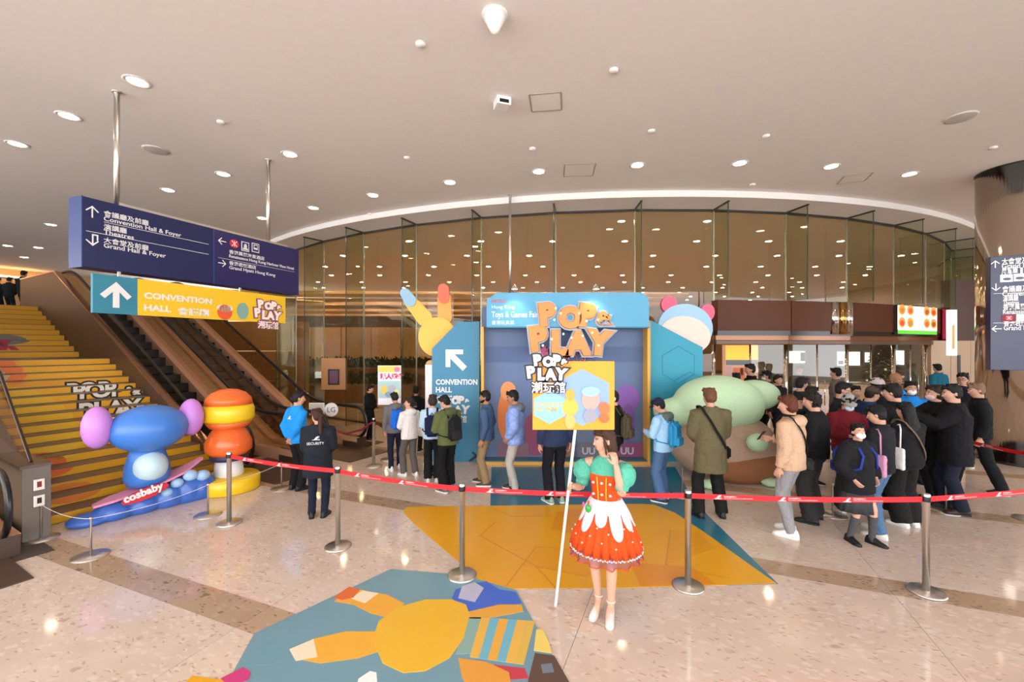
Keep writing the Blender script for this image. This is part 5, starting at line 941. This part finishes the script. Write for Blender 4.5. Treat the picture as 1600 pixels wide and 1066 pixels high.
person('person in a black cap and black jacket with jeans, behind the skirt wearer', 1376, 836, 634, 205, ('jacket', '#1b1c1f'), ('trousers', '#4e6a8a', .025), '#e6e2d6', ('short', '#15110f'), ('front', 'front'), (20, 15), extra=(('cap', '#161719'), ('tote', '#c98fae', 'pink cloth tote hanging beside the jeans', 1)), stance=((.02, .1), (.04, -.05)))
person('person with long black hair in loose black clothes and white shoes', 1418, 822, 629, 190, ('shirt', '#151416'), ('trousers', '#191817', .06), '#efece6', ('long', '#100d0c'), ('front', 'front'), (0, 10), fem=True, wide=.03, extra=(('strap', '#6d5a4a', 'brown leather hip bag on a thin strap over loose black clothes', 1, '#54382a', -.1), ('tote', '#efece8', 'white shoulder bag tucked under the arm of the loose black clothes', 1)))
person('person in grey cap, pale mask and maroon jacket looking at a phone', 1322, 0, 614, -8, ('jacket', '#6e1720'), ('trousers', '#2b2a2c', .02), '#1a1a1c', ('short', '#1a1412'), ('phone', 'phone'), (-8, 28), d=6.3, extra=(('cap', '#9c9a98'), ('mask', '#b9d4e6'), ('phone', 0, 'dark phone held by the person in the maroon jacket')))
person('person with glasses in a black jacket behind the grey cap', 1313, 0, 597, 40, ('jacket', '#17181b'), ('trousers', '#17171a'), '#101012', ('short', '#15100e'), ('down', 'down'), (15, 10), d=7.0, extra=(('glasses',),))
person('person in a brown cap and blue jacket bending to the right in the crowd', 1352, 0, 604, 78, ('jacket', '#223a66'), ('trousers', '#1c1c20'), '#101012', ('short', '#1a1311'), ('down', 'down'), (8, 22), d=6.95, lean=.08, extra=(('cap', '#4a3a30'),))
person('person in a pale grey knitted hat and black jacket seen from behind', 1372, 0, 592, 195, ('jacket', '#121315'), ('trousers', '#151517'), '#101012', ('short', '#1a1311'), ('front', 'front'), (0, 5), d=7.1, extra=(('beanie', '#b5a9a6'),))
person('person with long dark hair peering out between two caps in the crowd', 1335, 0, 603, -5, ('jacket', '#1b2436'), ('trousers', '#151517'), '#101012', ('long', '#120e0d'), ('down', 'down'), (0, 0), d=7.6, fem=True, skin=SKIN0)
person('short-haired person in a black jacket seen from behind before the blue staff', 1400, 0, 600, 190, ('jacket', '#151517'), ('trousers', '#151517'), '#101012', ('short', '#0f0d0d'), ('front', 'front'), (25, 12), d=6.2)
person('staff member in a blue jacket and white mask looking out of the right crowd', 1422, 0, 596, -25, ('jacket', '#1f86d8'), ('trousers', '#151517'), '#101012', ('short', '#15100e'), ('front', 'front'), (0, 5), d=7.5, collar='#20304c', extra=(('mask', '#f1f2f4'),))
person('bald staff member in a bright blue jacket at the back of the right crowd', 1396, 0, 582, 15, ('jacket', '#2088dc'), ('trousers', '#151517'), '#101012', ('bald', '#3a2a22'), ('down', 'down'), (-10, 12), d=8.2, skin=SKIN2)
person('broad person in a long black coat and navy trousers reaching to the left', 1492, 800, 601, 236, ('coat', '#101013'), ('trousers', '#161b2a', .02), '#2a1712', ('short', '#120f0e'), ('point', 'point'), (15, 8), wide=.02, hem=.66, stance=((.02, .05), (.02, -.05)))
person('person with cropped fair hair in a black suit striding at far right', 1530, 766, 598, 232, ('jacket', '#0f1012'), ('trousers', '#121316', .02), '#101012', ('short', '#8a6a52'), ('down', 'down'), (20, 10), wide=.01, stance=((.0, .28), (.0, -.24)))
person('person with glasses in a dark suit facing left by the column', 1505, 0, 583, -58, ('jacket', '#14161f'), ('trousers', '#13151c'), '#101012', ('short', '#15100e'), ('down', 'down'), (0, 5), d=8.6, extra=(('glasses',),))
person('brown-haired person in a black top and pink mask pointing left in the right crowd', 1463, 0, 602, 258, ('jacket', '#131315'), ('trousers', '#131315'), '#101012', ('bob', '#2f1d16'), ('point', 'phone'), (5, 5), d=6.6, fem=True, skin=SKIN0, extra=(('mask', '#e8c4c8'),))
person('person in a dark olive jacket in profile beside the green plush form', 1250, 0, 590, 95, ('jacket', '#24281f'), ('trousers', '#151517'), '#101012', ('short', '#120e0d'), ('front', 'front'), (0, 8), d=8.0)
person('dark-haired person half hidden behind the curly hair in the crowd', 1266, 0, 604, 30, ('jacket', '#1c1d22'), ('trousers', '#151517'), '#101012', ('short', '#120e0d'), ('down', 'down'), (0, 5), d=7.4)
for (u, vt, d_, fc, col_, hs, lab, ex) in ((1151, 583, 10.0, 180, BLK, 'short', 'black-haired person seen from behind in front of the lit kiosk', ()), (1174, 569, 10.3, 262, '#121318', 'short', 'tall person in a black suit in profile before the lit kiosk', ()), (1200, 580, 10.4, 250, '#22222a', 'short', 'person in a dark cap and white mask right of the lit kiosk', (('cap', '#18191e'), ('mask', '#e6e6e6'))),
                                           (1214, 586, 9.9, 15, '#1b1b20', 'short', 'dark-haired person just above the green plush form', ()), (1249, 572, 12.8, -20, '#3a352c', 'short', 'distant person with glasses standing inside the doors', (('glasses',),)), (1308, 575, 10.2, 215, '#6a6058', 'short', 'distant person in a brown-grey top behind the glasses wearer', ()),
                                           (1466, 569, 13.0, 185, '#1c6680', 'short', 'distant staff member in a teal jacket seen through the door glass', ())):
    person(lab, u, 0, vt, fc, ('jacket', col_), ('trousers', '#151517'), '#101012', (hs, '#15100e'), ('down', 'down'), (0, 5), d=d_, extra=ex)
person('dark-clothed person standing left of the poster stand near the glass', 577, 0, 602, 80, ('jacket', '#15161c'), ('trousers', '#14141a'), '#101012', ('short', '#15100e'), ('front', 'front'), (0, 12), d=10.9)
person('person in a black STAFF shirt turned away beside the poster stand', 650, 0, 604, 175, ('jacket', '#121316'), ('trousers', '#121316'), '#101012', ('short', '#15100e'), ('down', 'down'), (0, 5), d=9.7, extra=(('logo', 'STAFF'),))
for (u, vt, lab) in ((36, 423, 'tallest dark figure waiting at the top of the stairs'), (14, 433, 'dark figure left of the tallest one at the top of the stairs'), (-4, 434, 'dark figure at the left edge at the top of the stairs')):
    person(lab, u, 0, vt, 185, ('jacket', '#17171a'), ('trousers', '#151517'), '#101012', ('short', '#100d0c'), ('front', 'front'), (0, 10), d=16.6, z0=3.565)

# the promoter in the orange dress
ORN, TEA, ICE = fab('#e04e18'), fab('#57ae95'), mat('#dcd6da', .7, 0, .1, 30, .05)
t, K, AR, HM, LG = person('person in an orange and teal costume dress with white drips holding up a board', 947, 0, 668, -26, ('none', '#000'), ('dress', '#000'), None, ('fringe', '#4a3024'), (((.10, .24, 1.2), (.3, -.2, -1)), ((-.03, .17, 1.42), (.15, .5, -1))), (-50, 4), SKIN0, True, ((-.03, .03), (-.03, .08)), d=3.86, z0=.05, near=True, fine=.0062)
t.location.z = .05
SCK = Matrix.Diagonal((K, K, K, 1))
def put(b, name, m, parent=t, sm=True):
    me = mesh_from(b, sm) if isinstance(b, bmesh.types.BMesh) else b
    me.transform(SCK); return obj(name, me, m, parent)
def ring(z, rx, ry, n_=64, f=None, cy=0.): return [((rx + (f(a) if f else 0)) * math.cos(a), cy + (ry + (f(a) if f else 0)) * math.sin(a), z) for a in (2 * PI * q / n_ for q in range(n_))]
b = bmesh.new(); loft(b, [ring(1.03, .128, .108, 32), ring(1.1, .136, .11, 32), ring(1.2, .15, .126, 32), ring(1.27, .16, .132, 32), ring(1.3, .158, .128, 32)]); put(smoothed(b, .009, 2), 'bodice', ORN)
b = bmesh.new(); loft(b, [ring(1.2, .145, .118, 32), ring(1.3, .16, .122, 32), ring(1.39, .155, .1, 32), ring(1.44, .1, .08, 32), ring(1.46, .075, .07, 32)]); put(smoothed(b, .009, 2, .5, .004), 'blouse', TEA)
for S, E, W_, sd in AR: b = bmesh.new(); c = S.lerp(E, .42); ellip(b, c + Vector((sd * .02, 0, .02)), (.105, .1, .12), sub=3); ellip(b, S.lerp(E, .78), (.07, .07, .05), sub=2); put(smoothed(b, .01, 4, .5, .012, 12), 'puff_sleeve', TEA)
for x in (-.045, .03): b = bmesh.new(); tube(b, [(x, -.116, 1.05), (x, -.126, 1.13), (x * 1.1, -.137, 1.22), (x * 1.2, -.141, 1.29)], .006, 6); put(b, 'gold_piping', mat('#f0b030', .4))
for x in (-.09, -.01, .07):
    for z in (1.12, 1.23): b = bmesh.new(); ellip(b, (x, -.128 if z < 1.2 else -.136, z), (.014, .008, .012)); put(b, 'bow_button', mat('#f6dcd4', .5))
def pleat(A, n_): return lambda a: A * math.sin(n_ * a) + A * .5 * math.sin(n_ * 2.3 * a + 1)
b = bmesh.new(); rs_ = [ring(1.05, .128, .108, 160), ring(.98, .17, .15, 160, pleat(.003, 22)), ring(.86, .235, .215, 160, pleat(.009, 22)), ring(.72, .295, .275, 160, pleat(.014, 22)), ring(.60, .335, .315, 160, pleat(.018, 22))]
loft(b, rs_ + [[(p[0] * .985, p[1] * .985, p[2]) for p in r_] for r_ in rs_[::-1]], closed=True); put(b, 'pleated_skirt', ORN)
b = bmesh.new(); n_ = 320; amps = [.15, .11, .19, .13, .21, .12, .17, .1, .2, .14]; top_, low_ = [], []
def skr(z): return .131 + (1.05 - z) * .51 + .012
G = []
for q in range(n_):
    a = 2 * PI * q / n_; s_ = (a / (2 * PI) * 10) % 1; L = .115 + amps[int(a / (2 * PI) * 10) % 10] * math.sqrt(max(0, 1 - (abs(s_ - .5) / .43) ** 2)) if abs(s_ - .5) < .43 else .115
    col_ = []
    for k in range(9): f_ = k / 8; z = 1.062 - L * f_; r_ = skr(z) + .01 * math.sin(PI * min(1, f_ * 1.1)); col_.append(b.verts.new((r_ * math.cos(a), r_ * .92 * math.sin(a), z)))
    G.append(col_)
for q in range(n_):
    for k in range(8): b.faces.new((G[q][k], G[(q + 1) % n_][k], G[(q + 1) % n_][k + 1], G[q][k + 1]))
o = put(b, 'icing_overskirt', ICE); md = o.modifiers.new('thick', 'SOLIDIFY'); md.thickness = .014; md.offset = 0
b = bmesh.new()
for q in range(110): a = 2 * PI * q / 110; bmesh.ops.create_icosphere(b, subdivisions=1, radius=.0095, matrix=Matrix.Translation((.342 * math.cos(a), .322 * math.sin(a), .597 - .008 * (q % 2))))
put(b, 'pompom_trim', ICE)
TUL = bpy.data.materials.new('tulle'); TUL.use_nodes = True; nt = TUL.node_tree; bs = nt.nodes['Principled BSDF']; bs.inputs['Base Color'].default_value = hexc('#8a3f58'); bs.inputs['Alpha'].default_value = .5; bs.inputs['Roughness'].default_value = .8
b = bmesh.new(); loft(b, [ring(.62, .32, .3, 120, pleat(.012, 14)), ring(.56, .325, .305, 120, pleat(.02, 14)), ring(.515, .33, .31, 120, pleat(.026, 14))], cap=False); put(b, 'tulle_underskirt', TUL)
b = bmesh.new(); tube(b, [(p[0], p[1], .515) for p in ring(.515, .33, .31, 120, pleat(.026, 14))], .005, 6, closed=True); put(b, 'tulle_edge', ORN)
b = bmesh.new(); ellip(b, (-.13, -.17, .985), (.028, .018, .04)); put(b, 'green_gem', mat('#2f9a3c', .2)); b = bmesh.new(); ellip(b, (-.13, -.16, 1.04), (.012, .012, .02)); put(b, 'red_bead', mat('#d8402c', .3)); b = bmesh.new(); ellip(b, (-.19, -.12, 1.0), (.012, .01, .026)); put(b, 'pink_bead', mat('#d85aa8', .3))
for q in range(16): a = -PI + PI * (q + .5) / 16; z = .7 + .18 * ((q * 7) % 5) / 5; r_ = skr(z) + .012; b = bmesh.new(); ellip(b, (r_ * math.cos(a), r_ * .93 * math.sin(a), z), (.009, .009, .009), sub=1); put(b, 'bead', ICE)
SHW = mat('#d9c8bc', .35)
for Hj, Kn, An, sd, f_ in LG:
    M_ = Matrix.Translation((An.x, An.y, 0)) @ Matrix.Rotation(math.radians(8) * sd, 4, 'Z')
    def RR(y, w, zt, zb): return [M_ @ Vector((w * math.cos(a), y, zb + (zt - zb) * max(0, math.sin(a)))) for a in (2 * PI * q / 14 for q in range(14))]
    b = bmesh.new(); loft(b, [RR(.065, .018, .06, .045), RR(.05, .03, .085, .04), RR(.0, .034, .06, .02), RR(-.06, .038, .05, -.03), RR(-.11, .043, .035, -.048), RR(-.155, .04, .018, -.051), RR(-.185, .02, -.01, -.051)]); so = put(b, 'shoe', SHW)
    b = bmesh.new(); tube(b, [M_ @ Vector((0, .045, .05)), M_ @ Vector((0, .04, -.051))], [.026, .02], 12); put(b, 'block_heel', SHW, so)
    b = bmesh.new(); tube(b, [An + Vector((.038 * math.cos(a), .038 * math.sin(a), .03)) for a in (2 * PI * q / 18 for q in range(18))], .007, 6, closed=True); put(b, 'ankle_strap', SHW, so)
    b = bmesh.new(); tube(b, [An + Vector((0, .03, -.01)), An + Vector((0, -.02, -.04)), An + Vector((0, -.1, -.085))], [.034, .034, .03], 12); put(b, 'foot', SKIN0, t)
# pole and board in the raised right hand
S, E, W_, sd = AR[0]; hd = W_ + (W_ - E).normalized() * .07 + Vector((0, -.02, .0)); wz = Matrix.Rotation(math.radians(-26), 3, 'Z'); Hw = Vector(t.location) + wz @ (hd * K)
bp = gnd(868, 947); up = (Hw - bp).normalized(); zt = 1.72; topp = bp + up * (zt / up.z)
pb = thing('hand_held_board', 'yellow hand-held board on a white pole with POP & PLAY lettering', 'sign', topp)
b = bmesh.new(); tube(b, [bp - topp, up * .03], .0125, 12); autosmooth(obj('pole', b, WHITE, pb))
bd = obj('board', bxm(-.36, .32, -.03, -.02, -.02, .55, .004, 1), ink('#dd9420'), pb)
def hexa(cx, cz, r, sx=1.): return [(cx + sx * r * math.sin(PI / 3 * k), cz + r * math.cos(PI / 3 * k)) for k in range(6)]
face_poly(hexa(.05, .25, .235, 1.1), ink('#7f9cc4'), bd, -.03, name='blue_hexagon'); face_poly(hexa(-.22, .17, .14, 1.05), ink('#84b4da'), bd, -.0325, name='blue_hexagon')
o = text('CONVENTION', .04, ink('#d9b648'), bd, -.335, .18, -.036, sx=.8, off=.001); text('HALL 會議廳', .04, ink('#d9b648'), bd, -.335, .14, -.036, sx=.8, off=.001)
for i, (x, z, rx, rz, c) in enumerate(((0, .17, .065, .075, '#eda83e'), (0, .27, .04, .05, '#e79a3a'), (0, .05, .045, .06, '#c9a45a'), (.17, .23, .075, .085, '#cf958c'), (.17, .30, .078, .04, '#8fb6d2'), (.165, .1, .055, .06, '#8f8c9c'), (.28, .16, .045, .055, '#e2693c'), (.28, .08, .04, .04, '#d9622f'))): face_poly(flat_ellipse(x - .05, z, rx, rz), ink(c), bd, -.035 - i * .0012, name='printed_shape')
x_, z_ = -.405, .40; s_ = .34 / 1.22
for k, (w, sz, dx, dz, r_) in enumerate((('P', .42, .2, .42, .12), ('O', .38, .46, .40, 0), ('P', .42, .74, .43, -.08), ('&', .2, 1.02, .45, 0), ('P', .46, 0, .05, .12), ('L', .46, .30, .0, 0), ('A', .44, .54, .0, 0), ('Y', .46, .84, .02, -.12), ('潮玩館', .34, .12, -.36, 0))):
    text(w, sz * s_, ink('#1b1a1c'), bd, x_ + dx * s_, z_ + dz * s_, -.046, 'logo_backing', r_, off=(.075 if len(w) == 1 else .03) * s_, ext=.003); text(w, sz * s_, WHITE, bd, x_ + dx * s_, z_ + dz * s_, -.056, 'logo_letter', r_, off=(.028 if len(w) == 1 else .006) * s_, ext=.004)
bpy.data.scenes.remove(SCR)
